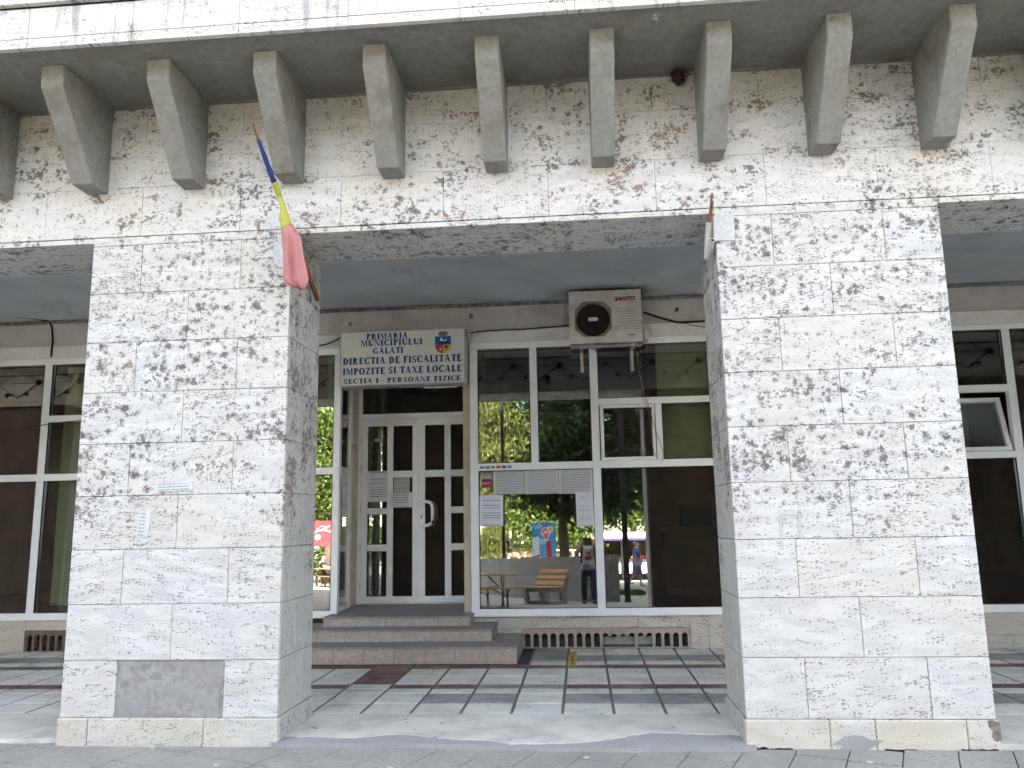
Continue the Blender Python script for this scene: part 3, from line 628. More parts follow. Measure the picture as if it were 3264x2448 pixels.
# ------------------------------------------------------------------ printed lettering, own serif capitals
def arc(cx, cy, rx, ry, a0, a1, tx, ty, n=10):
    o = []; i = []
    for q in range(n+1):
        a = R(a0+(a1-a0)*q/n); o.append((cx+rx*math.cos(a), cy+ry*math.sin(a))); i.append((cx+(rx-tx)*math.cos(a), cy+(ry-ty)*math.sin(a)))
    return [[o[q], o[q+1], i[q+1], i[q]] for q in range(n)]
def rc(x0, y0, x1, y1): return [[(x0, y0), (x1, y0), (x1, y1), (x0, y1)]]
TH, TN, SF = .29, .135, .08
def stem(x, t=TH, y0=0, y1=1, top=True, bot=True):
    p = rc(x, y0, x+t, y1)
    if top: p += rc(x-SF, y1-.055, x+t+SF, y1)
    if bot: p += rc(x-SF, y0, x+t+SF, y0+.055)
    return p
def dia(x0, y0, x1, y1, t): return [[(x0, y0), (x0+t, y0), (x1+t, y1), (x1, y1)]]
def glyph(c):
    s = SF
    if c == 'I': return stem(s), TH+2*s
    if c == '1': return stem(s+.04)+[[(s+.04, 1), (s-.06, .84), (s-.02, .8), (s+.06, .86)]], TH+2*s+.08
    if c == '-': return rc(.04, .34, .36, .46), .40
    if c == 'L': return stem(s)+rc(s, 0, .68, TN)+[[(.68, 0), (.70, .28), (.65, .28), (.58, TN), (.58, 0)]], .74
    if c == 'T': return stem(.29, top=False)+rc(.02, 1-TN, .76, 1)+[[(.02, 1), (.0, .72), (.05, .72), (.12, 1-TN)]]+[[(.76, 1), (.78, .72), (.73, .72), (.66, 1-TN)]], .78
    if c in 'EF':
        p = stem(s)+rc(s, 1-TN, .66, 1)+[[(.66, 1), (.68, .74), (.63, .74), (.56, 1-TN)]]+rc(s, .47, .52, .47+TN)+rc(.47, .36, .53, .66)
        if c == 'E': p += rc(s, 0, .68, TN)+[[(.68, 0), (.71, .28), (.66, .28), (.58, TN)]]
        return p, (.74 if c == 'E' else .70)
    if c == 'D': return stem(s)+arc(.32, .5, .52, .5, -90, 90, TH, TN, 14)+rc(s, 0, .34, TN)+rc(s, 1-TN, .34, 1), .88
    if c in 'PR':
        p = stem(s)+arc(.36, .73, .34, .27, -90, 90, TH*.95, TN, 12)+rc(s, .46, .38, .46+TN)+rc(s, 1-TN, .38, 1)
        if c == 'R': p += dia(.62, 0, .33, .47, .23)+rc(.56, 0, .92, .055); return p, .90
        return p, .74
    if c == 'A': return dia(.06, 0, .36, 1, .09)+dia(.60, 0, .33, 1, .23)+rc(.2, .3, .66, .3+TN)+rc(0, 0, .24, .055)+rc(.52, 0, .93, .055), .92
    if c == 'M': return stem(s, .09)+dia(.46, .05, .10, 1, .2)+dia(.46, .05, .80, 1, .08)+stem(.78, .2)+rc(0, .945, .2, 1), 1.06
    if c == 'N': return stem(s, .09)+dia(.62, 0, .10, 1, .2)+stem(.74, .09, bot=False), .92
    if c == 'U': return stem(s, TH, .3, 1, bot=False)+arc(.43, .34, .36, .34, 180, 360, TH*.8, TN*1.3, 14)+stem(.70, .09, .32, 1, bot=False), .88
    if c == 'O': return arc(.45, .5, .45, .51, 0, 360, TH, TN*.9, 26), .92
    if c == 'C': return arc(.45, .5, .45, .51, 42, 318, TH, TN*.9, 22)+rc(.70, .7, .77, .98)+rc(.70, .02, .77, .26), .82
    if c == 'G': return arc(.45, .5, .45, .51, 42, 318, TH, TN*.9, 22)+rc(.70, .7, .77, .98)+rc(.64, .05, .82, .44)+rc(.54, .40, .90, .455), .92
    if c == 'S': return arc(.33, .73, .29, .28, 20, 235, .2, TN, 14)+arc(.33, .27, .31, .28, 200, 415, .2, TN, 14)+dia(.38, .33, .10, .62, .25)+rc(.53, .7, .59, .98)+rc(.04, .02, .10, .3), .68
    if c == 'X': return dia(.60, 0, .06, 1, .23)+dia(.08, 0, .66, 1, .09)+rc(0, 0, .28, .055)+rc(.5, 0, .9, .055)+rc(0, .945, .38, 1)+rc(.56, .945, .86, 1), .90
    if c == 'Z': return rc(.04, 0, .72, TN)+rc(.04, 1-TN, .72, 1)+dia(.05, TN*.5, .48, 1-TN*.5, .23)+rc(.66, 0, .73, .28)+rc(.03, .74, .1, 1), .78
    return [], .34
def serif_text(txt, x0, x1, zb, ht, y, m, parent, name='lettering'):
    words = [[]]; x = 0
    for c in txt:
        g, w_ = glyph(c)
        if c == ' ': words.append([])
        for q in g: words[-1].append([(p[0]+x, p[1]) for p in q])
        x += w_+.07
    sx = (x1-x0)/(x-.07)
    for polys in words:
        b = MB()
        for i, q in enumerate(polys):
            yy = y-.0004-.000012*i; n = len(q)
            b.add([(x0+p[0]*sx, yy, zb+p[1]*ht) for p in q], [tuple(range(n))])
        atl(b.build(name, m, parent), SB)
def sans_text(txt, x0, x1, zb, ht, y, m, parent, name='lettering', shear=0., bold=.02, flip=False):
    cu = bpy.data.curves.new('t', 'FONT'); cu.body = txt; cu.size = 1; cu.offset = bold; cu.shear = shear; cu.fill_mode = 'FRONT'
    to = bpy.data.objects.new('t', cu); S.collection.objects.link(to)
    me = bpy.data.meshes.new_from_object(to.evaluated_get(bpy.context.evaluated_depsgraph_get()))
    bpy.data.objects.remove(to); bpy.data.curves.remove(cu)
    xs_ = [v.co.x for v in me.vertices]; ys_ = [v.co.y for v in me.vertices]
    ax, bx_, ay, by_ = min(xs_), max(xs_), min(ys_), max(ys_)
    for v in me.vertices:
        t = (v.co.x-ax)/(bx_-ax); t = 1-t if flip else t
        v.co = Vector((x0+t*(x1-x0), y, zb+(v.co.y-ay)/(by_-ay)*ht))
    me.name = name; me.materials.clear(); me.materials.append(m); o = bpy.data.objects.new(name, me); return link(o, parent)
# ------------------------------------------------------------------ the light box sign over the door
sg = empty('sign_box', (-2.03, 3.67, 3.01), None, 'pale light box sign with blue serif capitals and a city crest above the door', 'sign')
sx0, sx1, sz0, sz1, sy = -2.786, -1.295, 3.01, 3.665, 3.564
def atl(o, base): o.location = Vector(o.location)-Vector(base); return o
SB = (-2.03, 3.67, 3.01)
atl(MB().box(sx0, sx1, sy+.004, 3.80, sz0, sz1).build('box_body', M['signside'], sg, .006), SB)
atl(MB().box(sx0+.012, sx1-.012, sy, sy+.0035, sz0+.012, sz1-.012).build('sign_face', M['sign'], sg), SB)
for a in ((sx0,sx1,sz0,sz0+.012),(sx0,sx1,sz1-.012,sz1),(sx0,sx0+.012,sz0+.0125,sz1-.0125),(sx1-.012,sx1,sz0+.0125,sz1-.0125)):
    atl(MB().box(a[0], a[1], sy-.004, sy+.0035, a[2], a[3]).build('edge_trim', M['signside'], sg), SB)
W_, H_ = sx1-sx0, sz1-sz0
for txt, u0, u1_, v0, v1 in (('PRIMARIA', .209, .544, .045, .155), ('MUNICIPIULUI', .165, .662, .165, .28), ('GALATI', .264, .508, .31, .425),
        ('DIRECTIA DE FISCALITATE', .022, .973, .482, .608), ('IMPOZITE SI TAXE LOCALE', .022, .973, .672, .797), ('SECTIA 1 - PERSOANE FIZICE', .03, .965, .865, .955)):
    serif_text(txt, sx0+u0*W_, sx0+u1_*W_, sz1-v1*H_, (v1-v0)*H_, sy, M['ink'], sg)
# crest
cb = plain('crest_blue', (.02, .12, .42)); cred = plain('crest_red', (.5, .03, .03)); cy_ = plain('crest_yellow', (.62, .42, .04)); cw = plain('crest_white', (.75, .75, .75)); cg_ = plain('crest_grey', (.16, .16, .17))
cx0, cx1, cz1, cz0 = sx0+.762*W_, sx0+.888*W_, sz1-.145*H_, sz1-.455*H_; cxm = (cx0+cx1)/2; czm = sz1-.30*H_
def flat(name, pts, m, d): 
    o = MB().add([(x, sy-d, z) for x, z in pts], [tuple(range(len(pts)))]).build(name, m, crest); return atl(o, SB)
crest = empty('crest', (0, 0, 0), sg)
flat('crest_field', [(cx0, cz1), (cx1, cz1), (cx1, czm), (cx0, czm)], cb, .001)
cur = [(cx0+(cxm-cx0)*(1-math.cos(R(t))), czm-(czm-cz0)*math.sin(R(t))) for t in (0, 15, 30, 45, 60, 75, 90)]
flat('crest_field', [(cxm, czm)]+cur, cred, .001); flat('crest_field', [(cxm, czm)]+[(2*cxm-x, z) for x, z in cur], cy_, .001)
flat('crest_ship', [(cxm-.055, czm+.045), (cxm-.03, czm+.02), (cxm+.035, czm+.02), (cxm+.06, czm+.05), (cxm, czm+.036)], M['black'], .0016)
flat('crest_ship', [(cxm-.035, czm+.045), (cxm-.03, czm+.085), (cxm-.01, czm+.088), (cxm+.0, czm+.05), (cxm+.05, czm+.07), (cxm+.03, czm+.04)], cw, .002)
flat('crest_charge', [(cxm-.045, czm-.02), (cxm-.036, czm-.05), (cxm-.04, czm-.085), (cxm-.03, czm-.05)], cw, .0016); flat('crest_charge', [(cxm-.012, czm-.02), (cxm-.022, czm-.05), (cxm-.016, czm-.09), (cxm-.028, czm-.05)], cw, .0016)
flat('crest_charge', [(cxm+.012, czm-.012), (cxm+.062, czm-.012), (cxm+.055, czm-.03), (cxm+.044, czm-.04), (cxm+.04, czm-.075), (cxm+.034, czm-.075), (cxm+.03, czm-.04), (cxm+.018, czm-.03)], M['black'], .0016)
kz = cz1+.004; cwid = (cx1-cx0)*.26
flat('crest_crown', [(cxm-cwid, kz), (cxm+cwid, kz), (cxm+cwid*1.15, kz+.05), (cxm+cwid*.75, kz+.05), (cxm+cwid*.7, kz+.058), (cxm-cwid*.7, kz+.058), (cxm-cwid*.75, kz+.05), (cxm-cwid*1.15, kz+.05)], cg_, .001)
# ------------------------------------------------------------------ air conditioner
A0 = (.34, 3.6, 3.40); acu = empty('air_conditioner', A0, None, 'old cream outdoor air conditioner unit hung under the arcade ceiling', 'air conditioner')
def acp(mb, name, m, **kw): return atl(mb.build(name, m, acu, **kw), A0)
ax0, ax1, az0, az1, ay0, ay1 = -.068, .757, 3.40, 4.0, 3.464, 3.74
fcx, fcz, hw = .203, 3.683, .215; ch = .095
octo = [(fcx-hw, fcz-hw+ch), (fcx-hw+ch, fcz-hw), (fcx+hw-ch, fcz-hw), (fcx+hw, fcz-hw+ch), (fcx+hw, fcz+hw-ch), (fcx+hw-ch, fcz+hw), (fcx-hw+ch, fcz+hw), (fcx-hw, fcz+hw-ch)]
rectm = [(ax0, fcz-hw+ch), (fcx-hw+ch, az0), (fcx+hw-ch, az0), (ax1, fcz-hw+ch), (ax1, fcz+hw-ch), (fcx+hw-ch, az1), (fcx-hw+ch, az1), (ax0, fcz+hw-ch)]
b = MB(); n = 8
vs = [(x, ay0, z) for x, z in rectm]+[(x, ay0, z) for x, z in octo]+[(x, ay0+.05, z) for x, z in octo]
vs += [(ax0, ay0, az0), (ax1, ay0, az0), (ax1, ay0, az1), (ax0, ay0, az1)]
fs = [(i, (i+1) % n, n+(i+1) % n, n+i) for i in range(n)]+[(n+i, n+(i+1) % n, 2*n+(i+1) % n, 2*n+i) for i in range(n)]
fs += [(0, 24, 1), (2, 25, 3), (4, 26, 5), (6, 27, 7)]
b.add(vs, fs); acp(b, 'front_panel', M['ac'])
b = MB(); b.add([(ax0,ay0,az0),(ax1,ay0,az0),(ax1,ay0,az1),(ax0,ay0,az1),(ax0,ay1,az0),(ax1,ay1,az0),(ax1,ay1,az1),(ax0,ay1,az1)], [(4,5,6,7),(0,1,5,4),(2,3,7,6),(1,2,6,5),(0,4,7,3)]); acp(b, 'casing', M['ac'])
b = MB(); b.box(ax0-.004, ax1+.004, ay0-.006, ay1, az1+.001, az1+.018); acp(b, 'lid', M['ac'], bevel=.003)
b = MB(); N = 40; ri = .193
ring = [(fcx+ri*math.cos(2*math.pi*i/N), fcz+ri*math.sin(2*math.pi*i/N)) for i in range(N)]
oc = []
for i in range(N):
    a = 2*math.pi*i/N; cx_, sx_ = math.cos(a), math.sin(a); q = min(hw/max(abs(cx_), 1e-6), hw/max(abs(sx_), 1e-6), (2*hw-ch)/(abs(cx_)+abs(sx_))); oc.append((fcx+q*cx_, fcz+q*sx_))
b.add([(x, ay0+.02, z) for x, z in oc]+[(x, ay0+.028, z) for x, z in ring]+[(x, ay0+.09, z) for x, z in ring], [(i, (i+1) % N, N+(i+1) % N, N+i) for i in range(N)]+[(N+i, N+(i+1) % N, 2*N+(i+1) % N, 2*N+i) for i in range(N)])
acp(b, 'fan_shroud', M['acdirt'])
b = MB(); b.add([(fcx, ay0+.088, fcz)]+[(x, ay0+.088, z) for x, z in ring], [(0, 1+i, 1+(i+1) % N) for i in range(N)]); acp(b, 'fan_back', M['fan'])
b = MB()
for i in range(5):
    a = 2*math.pi*i/5; p = []
    for (r_, da, dy) in ((.04, -.2, 0), (.17, -.35, -.012), (.185, .1, -.002), (.17, .45, .012), (.04, .3, .01)): p.append((fcx+r_*math.cos(a+da), ay0+.07+dy, fcz+r_*math.sin(a+da)))
    b.add(p, [(0, 1, 2, 3, 4)])
acp(b, 'fan_blades', M['black'])
b = MB()
for i in range(-8, 9):
    x = fcx+i*.0235; hh = math.sqrt(max(0, ri*ri-(i*.0235)**2)); b.tube([(x, ay0+.012, fcz-hh), (x, ay0+.012, fcz+hh)], .0013, 4)
for i in range(-5, 6):
    z = fcz+i*.035; hh = math.sqrt(max(0, ri*ri-(i*.035)**2)); b.tube([(fcx-hh, ay0+.010, z), (fcx+hh, ay0+.010, z)], .0016, 4)
acp(b, 'fan_guard', M['black'])
b = MB(); pl = [(fcx+sgn*.035+.022*math.cos(R(t)), fcz+.022*math.sin(R(t))) for sgn, ts in ((1, range(-90, 91, 20)), (-1, range(90, 271, 20))) for t in ts]
b.prism([(x, ay0+.002, z) for x, z in pl], (0, .006, 0)); acp(b, 'guard_badge', M['sign'])
b = MB()
for p, q in zip(octo, octo[1:]+octo[:1]): b.bar((p[0], ay0-.004, p[1]), (q[0], ay0-.004, q[1]), .008, .012)
acp(b, 'fan_rim', M['ac'])
b = MB()
for i in range(9): b.box(.47, .73, ay0-.003, ay0-.0003, 3.55+i*.03, 3.5545+i*.03)
acp(b, 'louvre_lines', M['acdirt'])
atl(sans_text('SANYO', .452, .69, 3.885, .053, ay0-.002, M['red'], acu, 'brand_lettering', .25, .055), A0)
acp(MB().box(.60, .67, ay0-.002, ay0-.0003, 3.475, 3.495), 'type_plate', M['acdirt'])
for i, x in enumerate((.06, .645)):
    b = MB(); b.box(x-.02, x+.02, 3.47, 3.80, az0-.045, az0-.005); acp(b, 'bracket_arm', M['whiterust'])
    b = MB(); b.box(x-.018, x+.018, 3.76, 3.80, 3.12, az0-.046); acp(b, 'bracket_leg', M['whiterust'])
b = MB(); b.tube([(-.06, 3.50, 3.375), (.1, 3.49, 3.368), (.3, 3.50, 3.378), (.5, 3.49, 3.37), (.75, 3.5, 3.38)], [.022, .026, .02, .026, .02], 9); acp(b, 'foil_wrap', M['foil'], smooth=True)
b = MB(); b.box(ax1+.002, ax1+.075, 3.55, 3.70, 3.42, 3.56); acp(b, 'valve_cover', M['ac'], bevel=.02)
# ------------------------------------------------------------------ cables
def cable(pts, r, label, m='cable', name='cable', par=None):
    P_ = []
    pts = [Vector(p) for p in pts]
    for i in range(len(pts)-1):
        p0 = pts[max(i-1, 0)]; p1, p2 = pts[i], pts[i+1]; p3 = pts[min(i+2, len(pts)-1)]
        for t in (0, .25, .5, .75):
            P_.append(.5*((2*p1)+(p2-p0)*t+(2*p0-5*p1+4*p2-p3)*t*t+(3*p1-p0-3*p2+p3)*t*t*t))
    P_.append(pts[-1]); o = MB().tube(P_, r, 6).build(name, M[m], par, smooth=True)
    return tag(o, label, 'cable') if par is None else o
cable([(.80, 3.7, 3.80), (.98, 3.76, 3.745), (1.2, 3.8, 3.69), (1.35, 3.80, 3.688), (1.7, 3.80, 3.692), (2.6, 3.80, 3.69)], .013, 'thick black cable running from the air conditioner to the right')
cable([(.80, 3.7, 3.81), (1.1, 3.77, 3.72), (1.48, 3.79, 3.62), (1.9, 3.79, 3.58)], .004, 'thin wire sagging below the thick cable at the right')
cable([(-1.27, 3.80, 3.655), (-1.1, 3.806, 3.672), (-.6, 3.806, 3.678), (-.1, 3.80, 3.70)], .008, 'black cable along the header between sign and air conditioner')
cable([(-3.3, 3.79, 3.55), (-3.05, 3.79, 3.575), (-2.9, 3.76, 3.62), (-2.8, 3.7, 3.655)], .009, 'black cable entering the left side of the sign box')
cable([(.71, 3.74, 3.34), (.72, 3.79, 3.15), (.76, 3.79, 2.92), (.80, 3.785, 2.75), (.85, 3.78, 2.55), (.90, 3.78, 2.35), (.945, 3.78, 2.2), (.955, 3.78, 2.13), (.935, 3.78, 2.05)], .0045, 'loose grey wire hanging past the small casement', 'acdirt')
cable([(.74, 3.74, 3.34), (.75, 3.79, 2.85), (.765, 3.785, 2.77), (.80, 3.785, 2.66), (.835, 3.78, 2.4), (.83, 3.78, 2.28), (.865, 3.78, 2.11)], .003, 'thinner wire dangling over the casement corner', 'acdirt')
cable([(-7.9, 3.5, 4.06), (-7.1, 3.6, 4.05), (-6.72, 3.79, 4.03), (-6.63, 3.83, 3.98), (-6.59, 3.83, 3.8), (-6.57, 3.80, 3.66), (-6.57, 3.80, 3.55)], .011, 'black cable dropping from the ceiling at the far left bay')
cable([(-6.9, 3.78, 2.62), (-6.55, 3.76, 2.69), (-6.25, 3.77, 2.72), (-5.7, 3.78, 2.76)], .005, 'thin wire slung across the far left window')
# ------------------------------------------------------------------ notices and stickers
def sheet(x0, x1, z0, z1, y, label, m, cat='notice', name='paper_notice', rot=0., plane='y', group=None):
    b = MB(); w_, h_ = x1-x0, z1-z0; nx = 6; vs = []; fs = []
    for j in range(nx+1):
        for i in range(nx+1): vs.append((w_*i/nx, .0025*math.sin(i*1.3+j*.7+x0*9)*random.uniform(.3, 1)-.003, h_*j/nx))
    for j in range(nx):
        for i in range(nx): a = j*(nx+1)+i; fs.append((a, a+1, a+nx+2, a+nx+1))
    b.add(vs, fs); o = b.build(name, m, None, fix=False, smooth=True); tag(o, label, cat, group)
    if plane == 'y': o.location = (x0, y, z0); o.rotation_euler = (0, rot, 0)
    else: o.location = (y, x0, z0); o.rotation_euler = (0, 0, R(90))
    return o
pg1 = textlines('print_dense', (.62, .63, .62), (.16, .16, .17), .019, .05, .96, .3, .8, .38, .27)
pg2 = textlines('print_notice', (.74, .74, .79), (.14, .14, .17), .028, .12, .9, .5, .8, .27, .36)
pg3 = textlines('print_faint', (.72, .73, .78), (.35, .35, .4), .022, .15, .85, .5, .7, .2, .38)
yw = YG+.006
sheet(-1.01, -.645, 1.725, 1.99, yw+.004, 'left sheet of the row of three dense notices on the window', pg1)
sheet(-.64, -.255, 1.72, 1.99, yw+.002, 'middle sheet of the row of three dense notices on the window', pg1)
sheet(-.25, .138, 1.715, 1.99, yw+.003, 'right sheet of the row of three dense notices on the window', pg1)
sheet(-1.178, -.905, 1.362, 1.718, yw-.001, 'white opening hours notice at the left edge of the window', pg2, rot=R(.6))
sheet(-.058, .142, 1.34, 1.735, yw-.003, 'white faint notice at the right edge of the window', pg3, rot=R(-1.))
yd = YD-.018
sheet(-2.76, -2.505, 1.69, 2.085, yd, 'white notice taped on the left panes of the door', pg2)
sheet(-2.445, -2.21, 1.81, 1.995, yd+.022, 'small dense notice on the middle pane of the door', pg1)
sheet(-2.46, -2.172, 1.612, 1.808, yd, 'small white notice below the dense one on the door', pg2)
sheet(-2.685, -2.605, 2.472, 2.512, yd+.022, 'tiny white sticker on the upper left door pane', M['wpaint'], 'sticker', 'sticker', R(-4))
sheet(3.95, 4.24, 1.50, 2.01, -2.858, 'narrow notice on the side window of the entrance recess', pg2, plane='x')
k = NT('bank_sticker_white', .5); 
def sticker(x0, x1, z0, z1, y, c, label, txt=None, tc='wpaint', stripes=()):
    e = empty('sticker', (x0, y, z0), None, label, 'sticker')
    o = MB().box(0, x1-x0, -.001, 0, 0, z1-z0).build('sticker_sheet', c, e)
    for (a, b_, m) in stripes: MB().box(0.004, x1-x0-.004, -.0016, -.0012, a*(z1-z0), b_*(z1-z0)).build('sticker_band', m, e)
    if txt: sans_text(txt, (x1-x0)*.1, (x1-x0)*.9, (z1-z0)*.38, (z1-z0)*.26, -.002, tc if not isinstance(tc, str) else M[tc], e, 'sticker_lettering', .2, .02)
    return e
navy = plain('sticker_navy', (.03, .04, .16)); orange = plain('sticker_orange', (.6, .25, .03)); cyan = plain('sticker_blue', (.03, .12, .35)); stred = plain('sticker_red', (.5, .03, .04)); stblk = plain('sticker_black', (.03, .03, .04))
sticker(-1.15, -1.035, 1.905, 1.983, yw, M['wpaint'], 'white bank card sticker with navy and orange bands in the window corner', 'VISA', navy, ((.8, .96, navy), (.06, .22, orange)))
sticker(-1.152, -1.03, 1.81, 1.90, yw, navy, 'navy and red bank card sticker below the white one', 'MasterCard', 'wpaint', ((.12, .72, stred),))
for i, (cc, lab, st_) in enumerate(((M['wpaint'], 'pale', stblk), (stblk, 'black', M['wpaint']), (M['wpaint'], 'black and white', stblk), (stred, 'red and orange', orange), (navy, 'navy and red', stred), (cyan, 'blue', M['wpaint']))):
    x = -1.168+i*.0645
    sticker(x, x+.05, 2.022+i*.0006, 2.054+i*.0006, YG-.001, cc, 'tiny %s card sticker, number %s from the left on the window rail' % (lab, ('one', 'two', 'three', 'four', 'five', 'six')[i]), None, stripes=((.3, .7, st_),))
slip = textlines('slip_print', (.6, .6, .6), (.24, .24, .25), .02, .08, .9, .1, .85, .28, .05)
sheet(-3.02, -2.745, 1.672, 1.722, -.003, 'torn white strip of small print glued on the left pillar', slip, 'sticker', 'sticker', R(-1.5))
sheet(-3.14, -3.05, 1.36, 1.55, -.003, 'torn white slip with slanted print low on the left pillar', textlines('slip_print_b', (.6, .6, .6), (.26, .26, .27), .025, .1, .6, .2, .8, .09, .19), 'sticker', 'sticker', R(4))
for i, (a, b_, c_, d) in enumerate(((1.30, 1.316, 1.20, 1.42), (1.42, 1.44, 1.28, 1.44))):
    sheet(a, b_, c_, d, -.002, ('left' if i == 0 else 'right')+' white strip of old glue tape on the right pillar', M['wpaint'], 'tape', 'tape_strip')
sheet(1.30, 1.43, 1.425, 1.44, -.0025, 'top white strip of old glue tape on the right pillar', M['wpaint'], 'tape', 'tape_strip')
ye = plain('floor_sticker_yellow', (.5, .47, .05), .5, var=.1)
fs_ = MB(); fs_.box(-.185, -.10, 2.69, 3.6, .0012, .003); o = tag(fs_.build('floor_sticker', ye), 'long yellow distance marker sticker on the arcade floor', 'sticker')
b = MB()
for y in (2.72, 2.75, 3.48, 3.52): b.box(-.175, -.11, y, y+.016, .0032, .0038)
for i in range(10): b.box(-.16, -.125, 2.86+i*.055, 2.885+i*.055, .0032, .0038)
b.build('sticker_print', plain('sticker_dark', (.12, .11, .03)), o)
# ------------------------------------------------------------------ flag and its holder
FB, FT = Vector((-2.03, .478, 3.177)), Vector((-2.087, -.70, 4.023))
fg = empty('flag', tuple(FB), None, 'faded tricolour flag wrapped round a pole on the left pillar', 'flag')
pd = (FT-FB)
atl(MB().tube([FB, FB+pd*.25, FB+pd*.5], [.02, .02, .018], 8).build('pole_foot', M['rust'], fg, smooth=True), FB)
atl(MB().tube([FB+pd*.501, FB+pd*.8, FT, FT+pd*.03], [.013, .011, .009, .002], 8).build('pole', M['rust'], fg, smooth=True), FB)
def fabric(name, c):
    k = NT(name, .85, .15); P = k.pos(); n_ = k.noise(P, 160., 2); k.bump(k.noise(P, 14., 4), .4, .01)
    return k.col(k.mix(k.mr(k.noise(P, 7., 3), .35, .7, 0., .35), c, tuple(x*.7 for x in c)))
FBm, FYm, FRm = fabric('flag_blue', (.04, .06, .22)), fabric('flag_yellow', (.47, .46, .09)), fabric('flag_red', (.50, .22, .21))
def cloth(name, m, secs, amp, nseg=20):
    """closed folded tube: each section: left x, left z, right x, right z, y, half thickness"""
    vs = []; fs = []; n = nseg
    for si, (xl, zl, xr, zr, Y, th) in enumerate(secs):
        for k_ in range(n):
            a = 2*math.pi*k_/n; t = .5-.5*math.cos(a); sgn = math.sin(a)
            p = Vector((xl+(xr-xl)*t, Y, zl+(zr-zl)*t))
            fold = (math.sin(t*13+si*.35)+.5*math.sin(t*27+si*.8))*amp*min(1., si*.3)
            vs.append(p+Vector((0, -sgn*th+fold, 0)))
    for i in range(len(secs)-1):
        for k_ in range(n): fs.append((i*n+k_, i*n+(k_+1) % n, (i+1)*n+(k_+1) % n, (i+1)*n+k_))
    fs.append(tuple(range(n))); fs.append(tuple((len(secs)-1)*n+k_ for k_ in range(n)))
    o = MB().add(vs, fs).build(name, m, fg, smooth=True); return atl(o, FB)
sec = lambda *a: a
YY0 = -.31
def wrap(name, m, t0, t1, r0, r1):
    n_ = 9; pts = [FB+pd*(t0+(t1-t0)*i/n_) for i in range(n_+1)]; rr = [(r0+(r1-r0)*i/n_)*(1+.12*math.sin(i*2.1)) for i in range(n_+1)]
    return atl(MB().tube(pts, rr, 10).build(name, m, fg, smooth=True), FB)
wrap('blue_stripe', FBm, .95, .73, .013, .021); wrap('yellow_wrap', FYm, .73, .655, .021, .022)
cloth('yellow_stripe', FYm, [sec(-2.088,3.761,-2.059,3.774,-0.310,0.02), sec(-2.073,3.693,-2.048,3.722,-0.280,0.024), sec(-2.067,3.645,-2.034,3.671,-0.260,0.03), sec(-2.072,3.587,-2.014,3.607,-0.240,0.035), sec(-2.073,3.536,-2.002,3.570,-0.225,0.038), sec(-2.068,3.479,-1.985,3.531,-0.220,0.04)], .006)
cloth('red_stripe', FRm, [sec(-2.068,3.479,-1.983,3.531,-0.220,0.0405), sec(-2.065,3.424,-1.957,3.482,-0.217,0.032), sec(-2.063,3.366,-1.931,3.439,-0.215,0.026), sec(-2.060,3.308,-1.915,3.359,-0.215,0.026), sec(-2.056,3.238,-1.899,3.270,-0.215,0.026), sec(-2.051,3.169,-1.881,3.200,-0.215,0.026), sec(-2.047,3.113,-1.868,3.121,-0.215,0.026), sec(-1.994,3.083,-1.881,3.090,-0.215,0.03), sec(-1.925,3.055,-1.898,3.056,-0.215,0.015)], .026, 44)
hl = MB((-2.14, 0, 3.40)); hl.box(-2.205, -2.074, -.010, -.002, 3.29, 3.52); hl.box(-2.0795, -2.072, -.010, .16, 3.29, 3.52)
o = hl.build('flag_bracket', M['wpaint'], None, .002); tag(o, 'white metal angle plate holding the flag on the left pillar', 'bracket')
b = MB((-2.14, 0, 3.40))
for x, z in ((-2.185, 3.31), (-2.185, 3.50), (-2.1, 3.31)): b.tube([(x, -.016, z), (x, -.009, z)], .009, 8)
b.build('bolt', M['steel'], o); o.children[0].location = (0, 0, 0)
B2 = (1.05, 0, 3.43); hb = empty('flag_holder', B2, None, 'empty white flag holder plate with rusty tubes on the right pillar', 'bracket')
atl(MB().box(1.0, 1.14, -.011, -.002, 3.34, 3.53).build('plate', M['wpaint'], hb, .002), B2)
atl(MB().box(.993, 1.0, -.011, .14, 3.33, 3.53).build('plate_return', M['whiterust'], hb, .001), B2)
def hollow(a, b_, r, name, m):
    a, b_ = Vector(a), Vector(b_); t = (b_-a).normalized(); u = t.cross(Vector((0, 0, 1))).normalized(); q = t.cross(u); n_ = 14; vs = []; fs = []
    for p, rr in ((a, r), (b_, r), (b_, r*.75), (a, r*.75)):
        for k_ in range(n_): an = 2*math.pi*k_/n_; vs.append(p+rr*(u*math.cos(an)+q*math.sin(an)))
    for i in range(4):
        for k_ in range(n_): fs.append((i*n_+k_, i*n_+(k_+1) % n_, ((i+1) % 4)*n_+(k_+1) % n_, ((i+1) % 4)*n_+k_))
    return atl(MB().add(vs, fs).build(name, m, hb, smooth=False), B2)
hollow((.955, .13, 3.26), (.958, -.03, 3.475), .020, 'tube', M['wpaint'])
hollow((.965, .10, 3.265), (.972, -.07, 3.33), .018, 'tube', M['wpaint'])
atl(MB().tube([(.972, -.06, 3.33), (.9705, -.03, 3.318)], .0125, 10).build('tube_bore', M['black'], hb), B2)
atl(MB().bar((.955, -.02, 3.46), (.978, -.12, 3.64), .012, .006).build('rusty_bar', M['rust'], hb), B2)
atl(MB().bar((.968, -.03, 3.47), (.985, -.10, 3.60), .012, .006).build('rusty_bar', M['rust'], hb), B2)
